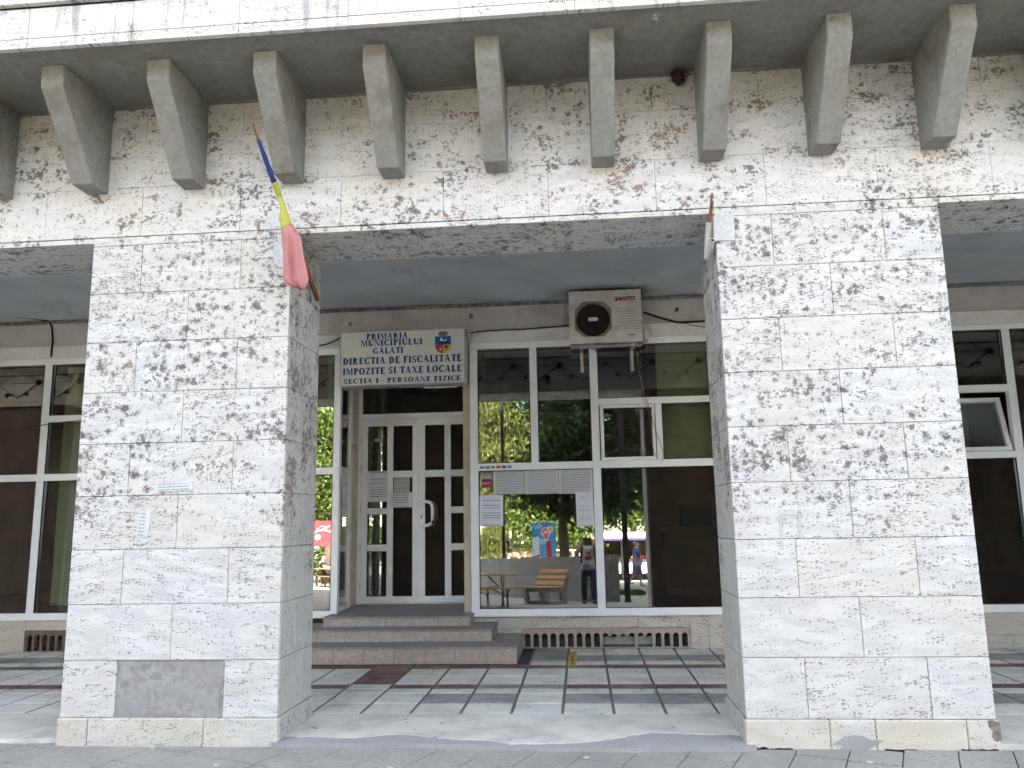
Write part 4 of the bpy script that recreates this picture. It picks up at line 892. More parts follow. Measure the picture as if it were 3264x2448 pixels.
# scraps of litter, chipped plaster
for i, (x, y) in enumerate(((-.02, -.22), (1.66, -.28), (-1.2, -.45), (-2.3, -.42), (.35, -.52), (-.75, .45))):
    z_ = (gz(y) if y < 0 else .003)+.004; n_ = 7
    o = MB((x, y, z_)).prism([(x+random.uniform(.012, .026)*math.cos(2*math.pi*q/n_), y+random.uniform(.010, .02)*math.sin(2*math.pi*q/n_), z_-.003) for q in range(n_)], (0, 0, .006)).build('paper_scrap', M['wpaint'])
    tag(o, ('tiny white paper scrap on the pavement below the middle of the opening', 'tiny white paper scrap on the pavement before the right pillar', 'tiny white paper scrap on the pavement left of the opening', 'tiny white paper scrap on the pavement before the left pillar', 'tiny white paper scrap nearest the bottom edge of the picture', 'tiny white paper scrap on the pale threshold slab')[i], 'litter', 'scattered paper scraps')
for (x, z) in ((1.205, 3.86), (-2.76, 3.845), (-1.26, 3.87)):
    n_ = 9; MB().prism([(x+random.uniform(.015, .03)*math.cos(2*math.pi*q/n_), YG+.034, z+random.uniform(.02, .05)*math.sin(2*math.pi*q/n_)) for q in range(n_)], (0, .006, 0)).build('chipped_plaster', M['nest'] if x > 0 else M['grime'], sf)
# mud nest by a bracket
b = MB((.80, -.07, 4.58))
for i in range(26):
    p = Vector((random.gauss(0, .02), random.gauss(0, .02), random.gauss(0, .018))); b.ball(Vector((.80, -.06, 4.585))+p, .022, .022, .02, 7, 5)
tag(b.build('bird_nest', M['nest']), 'dark brown mud nest stuck under the overhang beside a bracket', 'nest')
b = MB()
for i in range(9): b.ball((.585+random.uniform(-.02, .02), -.70+random.uniform(-.03, .03), ZS-.004), random.uniform(.006, .013), None, .004, 6, 4)
tag(b.build('feather_tuft', M['wpaint']), 'small white feather tuft stuck to the dark soffit', 'tuft')
# ================================================================== the plaza behind the camera, seen in the glass
import numpy as np
GZ = -.085
M['cwall'] = speckle('shuttered_concrete', (.32, .31, .28), (.23, .22, .2), 12., .4, .9, .2, stain=(.3, .28, .25, .4))
M['wood'] = plain('varnished_pine', (.50, .27, .09), .45, .35, var=.15, scale=14.)
M['bark'] = speckle('bark', (.16, .12, .09), (.07, .05, .04), 14., .7, .95, .8)
M['barkp'] = speckle('pale_bark', (.4, .33, .27), (.2, .15, .12), 14., .7, .95, .8)
M['skin'] = plain('skin', (.55, .33, .24), .55, .3, var=.06)
M['hairb'] = plain('brown_hair', (.07, .045, .03), .6); M['hairg'] = plain('fair_hair', (.33, .26, .19), .6)
M['wshirt'] = fabric('white_cotton', (.68, .68, .70)); M['jeans'] = fabric('blue_denim', (.026, .04, .085)); M['dark_cloth'] = fabric('dark_cloth', (.03, .03, .045))
M['bluecloth'] = fabric('blue_blouse', (.04, .12, .32)); M['skirt'] = fabric('printed_skirt', (.17, .15, .24)); M['bag'] = fabric('cream_bag', (.6, .57, .5)); M['greybag'] = fabric('grey_bag', (.22, .24, .27))
# curved retaining wall with a square end pier
path = [(.64,-6.33),(.30,-6.31),(.05,-6.42),(-.24,-6.74),(-.75,-7.22),(-1.25,-7.80),(-1.72,-8.47),(-2.2,-9.35),(-2.56,-10.36),(-2.85,-11.0),(-3.06,-11.5),(-3.5,-13.2),(-3.8,-15.)]
b = MB(); vs = []; fs = []
for i, (x, y) in enumerate(path):
    a = Vector(path[max(i-1, 0)]); c_ = Vector(path[min(i+1, len(path)-1)]); t = (c_-a).normalized(); nn = Vector((-t.y, t.x))
    if nn.y > 0: nn = -nn
    for (d, z) in ((0, GZ-.05), (0, 1.0-.01*min(i, 8)), (.22, 1.0-.01*min(i, 8)), (.22, GZ-.05)): vs.append((x+nn.x*d, y+nn.y*d, z))
for i in range(len(path)-1):
    for k_ in range(4): fs.append((i*4+k_, i*4+(k_+1) % 4, (i+1)*4+(k_+1) % 4, (i+1)*4+k_))
fs += [(0, 1, 2, 3), tuple((len(path)-1)*4+k_ for k_ in range(4))]
gw = empty('garden_wall', (0, 0, 0), None, 'low curved grey concrete wall behind the photographer, mirrored in the window', 'wall')
b.add(vs, fs).build('wall_body', M['cwall'], gw); bx('end_pier', M['cwall'], gw, .65, .84, -6.75, -6.30, GZ-.05, 1.0, .01)
bx('pier_lamp', M['wpaint'], gw, .60, .64, -6.29, -6.25, .86, .93, .01)
# lamp posts
def post(x, y, h, label, w_=.09):
    e = empty('lamp_post', (x, y, GZ), None, label, 'lamp post')
    MB().box(-w_/2, w_/2, -w_/2, w_/2, 0, h).build('pole', M['black'], e, .004); MB().box(-.09, .09, -.09, .09, 0, .02).build('base_plate', M['black'], e)
    b = MB(); b.bar((0, 0, h-.05), (0, 1.1, h+.05), .05, .05); b.build('arm', M['black'], e); MB().box(-.12, .12, .8, 1.3, h+.02, h+.09).build('lamp_head', M['steel'], e, .02)
post(1.005, -6.17, 6.2, 'dark square lamp post beside the end of the garden wall', .13); post(-2.36, -11.2, 6.4, 'dark lamp post behind the curved garden wall')
# park bench with concrete cheeks and plank seat
pb = empty('park_bench', (-.86, -5.82, GZ), None, 'park bench with concrete supports and three brown backrest planks', 'bench'); pb.rotation_euler = (0, 0, R(40))
for x in (-.34, .30):
    b = MB(); b.prism([(x-.04, -.30, 0), (x-.04, .34, 0), (x-.04, .34, .07), (x-.04, -.30, .07)], (.1, 0, 0)); b.prism([(x-.038, .26, .071), (x-.038, .35, .071), (x-.038, .42, .36), (x-.038, .30, .30)], (.096, 0, 0))
    b.prism([(x-.04, -.31, .071), (x-.04, -.14, .071), (x-.04, -.10, .34), (x-.04, -.34, .74), (x-.04, -.42, .72), (x-.04, -.30, .3)], (.1, 0, 0)); b.prism([(x-.036, -.12, .26), (x-.036, .31, .27), (x-.036, .40, .36), (x-.036, -.12, .36)], (.092, 0, 0)); b.build('support', M['cwall'], pb)
for i in range(3): MB().box(-.52, .52, .0+i*.14, .125+i*.14, .362, .395).build('seat_plank', M['wood'], pb, .005)
for i in range(3):
    o = MB().box(-.44, .44, -.02, .02, -.06, .06).build('back_plank', M['wood'], pb, .006); o.location = (0, -.115-.078*i, .46+.128*i); o.rotation_euler = (R(31), 0, 0)
# folding beer tables and benches
def trestle(name, label, x, y, rz, L, w_, h, group):
    e = empty(name, (x, y, GZ), None, label, 'table' if 'table' in name else 'bench', group); e.rotation_euler = (0, 0, R(rz))
    n_ = 3 if w_ > .3 else 2
    for i in range(n_): MB().box(-L/2, L/2, -w_/2+i*w_/n_+.003, -w_/2+(i+1)*w_/n_-.003, h-.028, h).build('top_plank', M['wood'], e, .004)
    for s_ in (-1, 1):
        x1 = s_*(L/2-.32)
        b = MB()
        for q in (-1, 1):
            b.tube([(x1, q*w_*.36, h-.03), (x1, q*w_*.40, h*.8), (x1, q*.07, h*.55), (x1, q*.06, h*.2), (x1, q*.07, .04), (x1, q*w_*.32, .012)], .013, 6)
        b.tube([(x1, -.06, h*.3), (x1, .06, h*.3)], .010, 6); b.tube([(x1, -.07, h*.52), (x1, .07, h*.52)], .010, 6)
        b.build('leg', M['black'], e); MB().tube([(x1, 0, h*.5), (x1-s_*.34, 0, h-.03)], .012, 6).build('brace', M['black'], e)
    return e
trestle('trestle_table', 'long folding beer table nearest the park bench', -2.42, -4.95, 3, 1.9, .5, .70, 'beer garden furniture')
trestle('trestle_bench', 'folding beer bench in front of the nearest beer table', -2.28, -4.62, 3, 1.9, .26, .42, 'beer garden furniture')
trestle('trestle_bench', 'folding beer bench behind the nearest beer table', -2.8, -5.35, 3, 1.9, .26, .42, 'beer garden furniture')
trestle('trestle_table', 'second folding beer table behind the nearest one', -3.6, -6.3, 3, 1.9, .5, .70, 'beer garden furniture')
trestle('trestle_bench', 'folding beer bench at the second beer table', -3.4, -5.95, 3, 1.9, .26, .42, 'beer garden furniture')
trestle('trestle_table', 'sunlit beer table under the red panel', -9.9, -17.6, 50, 1.9, .5, .70, 'beer garden furniture'); trestle('trestle_bench', 'sunlit beer bench under the red panel', -9.5, -17.0, 50, 1.9, .26, .42, 'beer garden furniture')
trestle('trestle_table', 'beer table with the seated people behind the garden wall', -2.6, -18.4, 0, 1.9, .5, .70, 'beer garden furniture')
# blue poster with a map pin, taped on the window below the notices
QX, QZ, QW, QH = -.576, 1.004, .271, .389
bn = empty('poster', (QX, YG-.001, QZ), None, 'blue poster with a red map pin and a gold coin taped on the window', 'poster')
k = NT('poster_blue', .5, .3); n_ = k.n('ShaderNodeTexWave', wave_type='RINGS', rings_direction='Y'); k.set(n_.inputs['Vector'], k.vm('SUBTRACT', k.obj(), (.158, 0., .278))); n_.inputs['Scale'].default_value = 9.; n_.inputs['Distortion'].default_value = 1.5
o3 = k._sep(k.obj()); c = k.mix(k.mr(o3[2], .0, .3), (.05, .3, .55), (.03, .2, .46)); c = k.mix(k.ma('MULTIPLY', n_.outputs['Fac'], .3), c, (.16, .45, .7)); mban = k.col(c)
MB().add([(0, 0, 0), (QW, 0, 0), (QW, 0, QH), (0, 0, QH)], [(0, 1, 2, 3)]).build('poster_sheet', mban, bn, fix=False)
bw, brd, bgd, bgn, blb = plain('banner_white', (.8, .8, .8)), plain('banner_red', (.5, .03, .05)), plain('banner_gold', (.6, .42, .1)), plain('banner_green', (.05, .25, .06)), plain('banner_sky', (.3, .5, .75))
def pq(name, pts, m, d): return MB().add([(((x-180)/890)*QW, -.0006-.0005*d, (1-(y-190)/1300)*QH) for x, y in pts], [tuple(range(len(pts)))]).build(name, m, bn)
def pc(name, x, y, r, m, d): return pq(name, [(x+r*math.cos(2*math.pi*i/24), y+r*math.sin(2*math.pi*i/24)) for i in range(24)], m, d)
pq('printed_sky', [(430, 800), (560, 790), (720, 880), (720, 1010), (460, 1030)], blb, 0)
pq('pin_point', [(540, 640), (872, 640), (705, 865)], bw, 1); pc('pin_head', 700, 555, 183, bw, 2); pq('pin_point', [(570, 640), (845, 640), (705, 825)], brd, 3); pc('pin_head', 700, 558, 162, brd, 4); pc('pin_ring', 700, 565, 146, bw, 5); pc('pin_face', 700, 565, 130, brd, 6)
pq('pin_text', [(630, 510), (760, 510), (760, 548), (630, 548)], bw, 7); pq('pin_text', [(600, 578), (785, 578), (785, 616), (600, 616)], bw, 7)
pc('coin', 880, 450, 118, bw, 8); pc('coin', 880, 450, 98, bgd, 9)
pq('tower_roof', [(165, 690), (400, 610), (425, 690), (180, 750)], bgn, 1); pq('tower_block', [(183, 795), (440, 712), (466, 1375), (212, 1440)], bw, 1)
for i in range(8): pq('tower_floor', [(190+i*3, 850+i*72), (445+i*3, 775+i*74), (446+i*3, 788+i*74), (190+i*3, 868+i*72)], navy, 2)
pq('red_column', [(715, 892), (880, 838), (922, 1480), (720, 1482)], brd, 1); pq('red_carpet', [(225, 1480), (430, 1395), (630, 1482)], brd, 1); pq('ledge', [(600, 855), (810, 850), (815, 880), (605, 885)], bw, 2)
pq('swoosh', [(330, 285), (420, 250), (500, 270), (545, 320), (585, 310), (575, 370), (515, 340), (530, 330), (480, 285), (410, 268)], bw, 1)
sans_text('PLATESTE', .012, .086, QH*.875, .013, -.0012, bw, bn, 'poster_lettering', .1, .02); sans_text('AICI!', .033, .102, QH*.82, .02, -.0012, bw, bn, 'poster_lettering', .1, .03)
# people: one skinned body each, clothes as children
def skin(name, chains, m, parent, sub=2):
    """chains: lists of (x, y, z, rx, ry); the first point of a chain may repeat an earlier joint"""
    vs, es, rr, idx = [], [], [], {}
    for ch in chains:
        prev = None
        for (x, y, z, rx, ry) in ch:
            key = (round(x, 4), round(y, 4), round(z, 4))
            if key not in idx: idx[key] = len(vs); vs.append((x, y, z)); rr.append((rx, ry))
            i = idx[key]
            if prev is not None and prev != i: es.append((prev, i))
            prev = i
    me = bpy.data.meshes.new(name); me.from_pydata(vs, es, []); me.materials.append(m)
    o = bpy.data.objects.new(name, me); link(o, parent)
    md = o.modifiers.new('skin', 'SKIN'); md.use_smooth_shade = True
    for i, sv in enumerate(me.skin_vertices[0].data): sv.radius = rr[i]; sv.use_root = (i == 0)
    s_ = o.modifiers.new('sub', 'SUBSURF'); s_.levels = s_.render_levels = sub
    return o
def hand(c, dirv, side, up):
    """palm and five fingers rooted at the wrist c"""
    d = Vector(dirv).normalized(); sd_ = Vector(side).normalized(); up = Vector(up).normalized(); c = Vector(c)
    P3 = lambda v, r: (v.x, v.y, v.z, r, r)
    palm = c+d*.055; ch = [[P3(c, .018), P3(palm, .026)]]
    for i, L in enumerate((.058, .066, .061, .048)):
        q = palm+sd_*(.024-.016*i); a1 = q+d*.02; a2 = a1+(d*.6+up*.6)*L*.55; a3 = a2+(up*.9-d*.1)*L*.45
        ch.append([P3(palm, .026), P3(a1, .0085), P3(a2, .008), P3(a3, .0065)])
    th = c+d*.02+sd_*.03; ch.append([P3(c, .018), P3(th, .011), P3(th+d*.035+sd_*.012+up*.012, .009)])
    return ch
# the photographer, holding a tablet up in both hands (faces the building)
PX, PY = .115, -5.80
PSC = (1.12, 1., 1.)
pe = empty('person', (PX, PY, GZ), None, 'person photographing with a raised tablet, white shirt, jeans and backpack, mirrored in the window', 'person')
pe.scale = PSC
def J(x, y, z, rx, ry=None): return (x, y, z, rx, ry or rx)
shR, shL = (.165, 0, 1.23), (-.165, 0, 1.23)
body = [[J(0, 0, .80, .12, .10), J(0, 0, .95, .115, .09), J(0, .0, 1.10, .13, .095), J(0, -.005, 1.23, .085, .07), J(0, .0, 1.29, .05), J(0, .01, 1.335, .05), J(0, .015, 1.40, .078, .088), J(0, .01, 1.455, .07, .08)],
        [J(0, 0, .80, .12, .10), J(.085, 0, .74, .085), J(.095, .01, .42, .052), J(.10, 0, .07, .035), J(.105, .10, .03, .032)],
        [J(0, 0, .80, .12, .10), J(-.085, 0, .74, .085), J(-.095, .01, .42, .052), J(-.10, 0, .07, .035), J(-.105, .10, .03, .032)],
        [J(0, -.005, 1.23, .085, .07), J(.165, 0, 1.22, .06), J(.245, .12, 1.12, .046), J(.125, .255, 1.34, .03)],
        [J(0, -.005, 1.23, .085, .07), J(-.165, 0, 1.22, .06), J(-.245, .12, 1.12, .046), J(-.125, .255, 1.34, .03)]]
for s_, wr in ((1, (.125, .255, 1.34)), (-1, (-.125, .255, 1.34))):
    for ch in hand(wr, (-s_*.15, .1, .9), (0, .3, .1), (-s_*.9, .1, .2)):
        body.append([q if i or (q[0], q[1], q[2]) != wr else J(*wr, .03) for i, q in enumerate(ch)])
skin('body', body, M['skin'], pe)
skin('shirt', [[J(0, .0, .80, .15, .125), J(0, .0, .95, .14, .115), J(0, .0, 1.10, .15, .115), J(0, -.003, 1.215, .115, .085), J(0, 0, 1.265, .07, .06)], [J(0, -.003, 1.215, .115, .085), J(.165, .01, 1.215, .07), J(.21, .075, 1.16, .062)], [J(0, -.003, 1.215, .115, .085), J(-.165, .01, 1.215, .07), J(-.21, .075, 1.16, .062)]], M['wshirt'], pe)
skin('jeans', [[J(0, 0, .83, .135, .11), J(0, 0, .76, .13, .11), J(.085, 0, .68, .092), J(.095, .01, .42, .068), J(.10, 0, .06, .062)], [J(0, 0, .76, .13, .11), J(-.085, 0, .68, .092), J(-.095, .01, .42, .068), J(-.10, 0, .06, .062)]], M['jeans'], pe)
skin('hair', [[J(0, -.015, 1.47, .075, .08), J(0, -.04, 1.42, .08, .07), J(0, -.045, 1.36, .06, .045)]], M['hairb'], pe)
for s_ in (-1, 1):
    MB().ball((s_*.105, .05, .03), .048, .13, .042, 12, 8).build('shoe', M['black'], pe, smooth=True)
    MB().ball((s_*.03, .10, 1.41), .009, .006, .006).build('eye', M['black'], pe); MB().ball((s_*.08, .01, 1.40), .012, .02, .03, 8, 6).build('ear', M['skin'], pe)
MB().ball((0, .105, 1.385), .012, .016, .02, 8, 6).build('nose', M['skin'], pe); MB().box(-.022, .022, .088, .094, 1.348, 1.355).build('mouth', brd, pe)
b = MB()
for pts in ([(-.05,1.13),(0,1.09),(.05,1.13),(.02,1.15),(-.02,1.15)], [(-.07,1.03),(-.02,1.07),(.0,1.04),(.04,1.07),(.075,1.04),(.06,.97),(.03,1.0),(.01,.94),(-.02,.98),(-.05,.96)]): b.prism([(x, .128, z) for x, z in pts], (0, .004, 0))
b.build('shirt_print', plain('print_red', (.4, .04, .07)), pe)
for s_ in (-1, 1): MB().tube([(s_*.115, -.10, 1.02), (s_*.125, -.09, 1.2), (s_*.12, .0, 1.305), (s_*.12, .10, 1.24), (s_*.135, .128, 1.1), (s_*.15, .08, .95), (s_*.14, -.08, .92)], .019, 6).build('backpack_strap', M['dark_cloth'], pe, smooth=True)
bpk = tag(MB((PX, PY-.2, GZ+1.08)).box(PX-.15, PX+.15, PY-.29, PY-.11, GZ+.88, GZ+1.28).build('backpack', M['dark_cloth'], None, .05), 'dark backpack on the photographer in the window reflection', 'backpack')
sbg = empty('shoulder_bag', (PX+.0, PY+.12, GZ+.80), None, 'grey shoulder bag hanging at the hip of the photographer', 'bag')
MB().box(-.13, .04, .0, .06, -.06, .09).build('pouch', M['greybag'], sbg, .015); MB().tube([(-.04, .02, .09), (.03, .03, .26), (.08, -.02, .42), (.13, -.1, .49)], .008, 6).build('strap', M['dark_cloth'], sbg)
tab = empty('tablet', (PX, -5.535, 1.305), None, 'dark brown tablet held up by the photographer in the reflection', 'tablet')
MB().box(-.09, .09, -.006, .006, -.078, .078).build('case', plain('tablet_brown', (.05, .028, .02), .5), tab, .004); MB().box(-.082, .082, -.0075, -.0062, -.07, .07).build('screen', M['black'], tab)
# woman walking past, towards the right in the reflection
wp = empty('person', (1.85, -15.5, GZ), None, 'grey haired woman in blue blouse and skirt walking past, mirrored in the window', 'person')
# faces +x
wbody = [[J(0, 0, .80, .13, .12), J(0, 0, .95, .12, .13), J(.0, 0, 1.12, .11, .15), J(.0, 0, 1.24, .07, .09), J(.02, 0, 1.31, .05), J(.035, 0, 1.40, .09, .078), J(.03, 0, 1.46, .08, .07)],
         [J(0, 0, .80, .13, .12), J(.03, -.07, .70, .09), J(.09, -.08, .40, .055), J(.13, -.08, .07, .033), J(.24, -.08, .03, .03)],
         [J(0, 0, .80, .13, .12), J(-.02, .07, .70, .09), J(-.06, .08, .42, .055), J(-.25, .08, .17, .033), J(-.22, .08, .07, .028)],
         [J(0, 0, 1.24, .07, .09), J(-.01, .17, 1.22, .055), J(-.06, .21, .98, .045), J(.12, .17, .88, .028)], [J(0, 0, 1.24, .07, .09), J(-.01, -.17, 1.22, .055), J(-.04, -.2, .97, .045), J(.05, -.18, .76, .028)]]
for wr, dv in (((.12, .17, .88), (.9, -.1, -.1)), ((.05, -.18, .76), (.2, 0, -.9))): wbody += [[q if i or (q[0], q[1], q[2]) != wr else J(*wr, .028) for i, q in enumerate(ch)] for ch in hand(wr, dv, (0, 0, 1) if dv[0] > .5 else (1, 0, 0), (0, -1 if wr[1] > 0 else 1, -.2))]
skin('body', wbody, M['skin'], wp)
skin('blouse', [[J(0, 0, .86, .155, .16), J(0, 0, .98, .15, .16), J(0, 0, 1.12, .145, .17), J(0, 0, 1.24, .09, .10)], [J(0, 0, 1.24, .09, .10), J(-.01, .17, 1.21, .075), J(-.045, .205, 1.06, .07)], [J(0, 0, 1.24, .09, .10), J(-.01, -.17, 1.21, .075), J(-.035, -.2, 1.06, .07)]], M['bluecloth'], wp)
skin('skirt', [[J(0, 0, .90, .15, .15), J(.0, 0, .75, .175, .165), J(0, 0, .5, .18, .17), J(.0, 0, .30, .22, .18), J(0, 0, .27, .21, .17)]], M['skirt'], wp)
skin('hair', [[J(.02, 0, 1.48, .085, .085), J(-.03, 0, 1.43, .085, .09), J(-.035, 0, 1.37, .06, .07)]], M['hairg'], wp)
MB().ball((.125, 0, 1.39), .022, .014, .02, 8, 6).build('nose', M['skin'], wp); MB().ball((.03, .08, 1.39), .018, .012, .03, 8, 6).build('ear', M['skin'], wp)
for (x, y, z) in ((.18, -.08, .03), (-.24, .08, .10)): MB().ball((x, y, z), .12, .045, .035).build('shoe', M['bag'], wp, smooth=True)
hbg = empty('handbag', (1.9, -15.27, GZ+.78), None, 'cream handbag hanging from the shoulder of the walking woman', 'bag')
MB().prism([(-.15, 0, .06), (.12, 0, .06), (.14, 0, -.08), (-.12, 0, -.10)], (0, .07, 0)).build('pouch', M['bag'], hbg, .01); MB().tube([(-.1, .03, .06), (-.06, -.02, .3), (-.04, -.09, .47), (.08, -.02, .3), (.1, .03, .06)], .01, 6).build('strap', M['bag'], hbg)
def seated(x, y, rz, cloth, hair, label):
    e = empty('person', (x, y, GZ), None, label, 'person'); e.rotation_euler = (0, 0, R(rz))
    skin('body', [[J(0, 0, .50, .13, .12), J(0, .02, .72, .13, .1), J(0, .03, .93, .10, .08), J(0, .04, 1.0, .05), J(0, .06, 1.10, .085, .09), J(0, .05, 1.16, .075, .08)],
                  [J(0, 0, .50, .13, .12), J(.1, .06, .50, .08), J(.12, .42, .48, .06), J(.12, .42, .08, .04), J(.12, .53, .04, .035)], [J(0, 0, .50, .13, .12), J(-.1, .06, .50, .08), J(-.12, .42, .48, .06), J(-.12, .42, .08, .04), J(-.12, .53, .04, .035)],
                  [J(0, .03, .93, .10, .08), J(.18, .03, .92, .055), J(.22, .14, .72, .04), J(.1, .34, .72, .028), J(.05, .39, .73, .025)], [J(0, .03, .93, .10, .08), J(-.18, .03, .92, .055), J(-.22, .14, .72, .04), J(-.1, .34, .72, .028), J(-.05, .39, .73, .025)]], M['skin'], e, 1)
    skin('clothes', [[J(0, 0, .46, .15, .14), J(0, .02, .72, .15, .12), J(0, .03, .92, .12, .095), J(0, .03, .96, .07)], [J(0, .03, .92, .12, .095), J(.18, .03, .91, .07), J(.21, .1, .8, .06)], [J(0, .03, .92, .12, .095), J(-.18, .03, .91, .07), J(-.21, .1, .8, .06)], [J(0, 0, .46, .15, .14), J(.11, .1, .49, .095), J(.12, .42, .47, .08), J(.12, .42, .12, .06)], [J(0, 0, .46, .15, .14), J(-.11, .1, .49, .095), J(-.12, .42, .47, .08), J(-.12, .42, .12, .06)]], cloth, e, 1)
    skin('hair', [[J(0, .03, 1.19, .085, .085), J(0, .0, 1.12, .08, .07), J(0, -.01, 1.04, .055, .045)]], hair, e, 1)
    MB().ball((0, .15, 1.09), .014, .02, .02, 6, 5).build('nose', M['skin'], e)
    MB().box(-.2, .2, -.2, .2, .36, .40).box(-.18, -.15, -.18, -.15, 0, .36).box(.15, .18, -.18, -.15, 0, .36).box(-.18, -.15, .15, .18, 0, .36).box(.15, .18, .15, .18, 0, .36).build('stool', M['wood'], e)
seated(-2.47, -18.85, 90, M['dark_cloth'], M['hairb'], 'dark haired person sitting behind the garden wall, mirrored in the window')
seated(-2.95, -18.85, -80, M['wshirt'], M['hairb'], 'person in a light top sitting left of the dark haired one behind the wall')
seated(-10.30, -18.4, -100, M['dark_cloth'], M['hairb'], 'person in dark clothes at the sunlit table under the red panel')
seated(-10.75, -18.7, 60, M['dark_cloth'], M['hairb'], 'second person in dark clothes farther back under the red panel')
# red advertising panel, cream parasol, kiosk, railing
rp_ = empty('panel_board', (-10.5, -19.2, GZ), None, 'red advertising panel with white script above the beer tables', 'banner')
MB().box(-1.0, .9, -.04, .04, 1.55, 2.57).build('panel', plain('panel_red', (.5, .05, .06), .6), rp_, .01)
for x in (-.95, .85): MB().tube([(x, -.06, 0), (x, -.06, 2.6)], .03, 8).build('post', M['steel'], rp_)
MB().tube([(.12, .045, 2.3), (-.1, .045, 2.36), (-.3, .045, 2.25), (-.1, .045, 2.2), (.1, .045, 2.28), (.25, .045, 2.38)], .022, 6).build('script_stroke', bw, rp_)
MB().tube([(.3, .045, 2.12), (0, .045, 2.2), (-.3, .045, 2.15), (-.5, .045, 2.02)], .03, 6).build('script_stroke', bw, rp_); MB().ball((-.25, .045, 1.92), .12, .01, .11).build('script_stroke', bw, rp_)
def parasol(x, y, r, z0, z1, m, label):
    e = empty('parasol', (x, y, GZ), None, label, 'parasol'); n_ = 8
    for i in range(n_):
        a0, a1 = 2*math.pi*i/n_, 2*math.pi*(i+1)/n_; P4 = lambda q, a, z: (q*r*math.cos(a), q*r*math.sin(a), z)
        MB().add([P4(.0, a0, z1), P4(.5, a0, z1-(z1-z0)*.28), P4(.5, a1, z1-(z1-z0)*.28), P4(1, a0, z0), P4(1, a1, z0), P4(1, a0, z0-.14), P4(1, a1, z0-.14)], [(0,1,2),(1,3,4,2),(3,5,6,4)]).build('canopy_panel', m, e, fix=False)
        MB().tube([P4(.04, a0, z1-.03), P4(.98, a0, z0-.02)], .012, 5).build('rib', M['wood'], e)
    MB().tube([(0, 0, 0), (0, 0, z1)], .025, 8).build('pole', M['wood'], e); MB().box(-.3, .3, -.3, .3, 0, .1).build('base', M['cwall'], e)
crm = fabric('cream_canvas', (.72, .55, .32))
parasol(-2.0, -22.2, 1.35, 1.15, 1.75, crm, 'cream parasol in the sun behind the garden wall')
KX, KY = 1.9, -21.3; kk = empty('market_kiosk', (KX, KY, GZ), None, 'market kiosk with white counter and added purple trim, mirrored in the right pane', 'kiosk')
pur = plain('kiosk_fringe', (.09, .07, .25), .4); wh = plain('kiosk_white', (.8, .8, .8), .4, var=.03)  # violet strips stand in for lens fringing along bright edges
MB().box(-1.9, 1.5, -.4, .4, .28, .80).build('counter', wh, kk, .02); MB().box(-1.9, 1.5, -.42, .44, .801, .86).build('counter_top', M['wood_dark'], kk); MB().box(-1.9, 1.5, .41, .43, .74, .79).build('lens_fringe', pur, kk)
MB().box(-2.0, 1.6, -.9, .7, 1.70, 1.95).build('roof', wh, kk, .02); MB().box(-2.0, 1.6, .71, .73, 1.62, 1.70).build('lens_fringe', pur, kk); MB().box(-1.9, 1.5, -1.0, -.92, 0, 1.7).build('back_wall', M['wood_dark'], kk)
for x in (-1.85, -.3, 1.45): MB().box(x-.04, x+.04, .5, .58, 0, 1.7).build('post', M['black'], kk)
for i in range(22):
    b = MB(); b.ball((-1.8+i*.15, random.uniform(-.2, .3), .93), .07, .07, .07, 8, 6); b.build('produce', [orange, stred, bgn, bgd, M['wshirt']][i % 5], kk)
tag(kk, None)
rl = empty('railing', (-.5, -19.2, GZ), None, 'white painted metal railing behind the garden wall', 'railing')
for z in (.55, 1.25): MB().tube([(-.6, 0, z), (.6, 0, z)], .022, 6).build('rail', wh, rl)
for i in range(6): MB().tube([(-.6+i*.24, 0, 0), (-.6+i*.24, 0, 1.25)], .016, 6).build('baluster', wh, rl)
# grass at the wall end
rng = np.random.default_rng(5)
def leaves(name, C, D, size, asp, m, parent, droop=0.):
    """C centres, D main axes; one small folded leaf (two triangles) at each centre"""
    n_ = len(C); L = size*(.6+.8*rng.random((n_, 1))); D = D/np.linalg.norm(D, axis=1, keepdims=True)
    r_ = rng.normal(size=(n_, 3)); U = np.cross(D, r_); U /= np.linalg.norm(U, axis=1, keepdims=True)+1e-9
    Nn = np.cross(D, U); V = np.empty((n_, 4, 3))
    V[:, 0] = C-D*L*.5; V[:, 1] = C+U*L*asp*.5+Nn*L*.06; V[:, 2] = C+D*L*.5; V[:, 3] = C-U*L*asp*.5+Nn*L*.06
    me = bpy.data.meshes.new(name); me.vertices.add(n_*4); me.vertices.foreach_set('co', V.reshape(-1).astype(np.float32))
    me.loops.add(n_*4); me.loops.foreach_set('vertex_index', np.arange(n_*4, dtype=np.int32)); me.polygons.add(n_)
    me.polygons.foreach_set('loop_start', np.arange(0, n_*4, 4, dtype=np.int32)); me.update(calc_edges=True); me.validate()
    me.materials.append(m); o = bpy.data.objects.new(name, me); return link(o, parent)
LM = {'bright': leafmat('leaf_bright', (.10, .165, .03), (.16, .22, .05)), 'yellow': leafmat('leaf_yellow', (.16, .165, .04), (.09, .12, .03)), 'dark': leafmat('leaf_dark', (.02, .05, .014), (.035, .075, .02), .25), 'mid': leafmat('leaf_mid', (.065, .125, .025), (.1, .17, .035))}
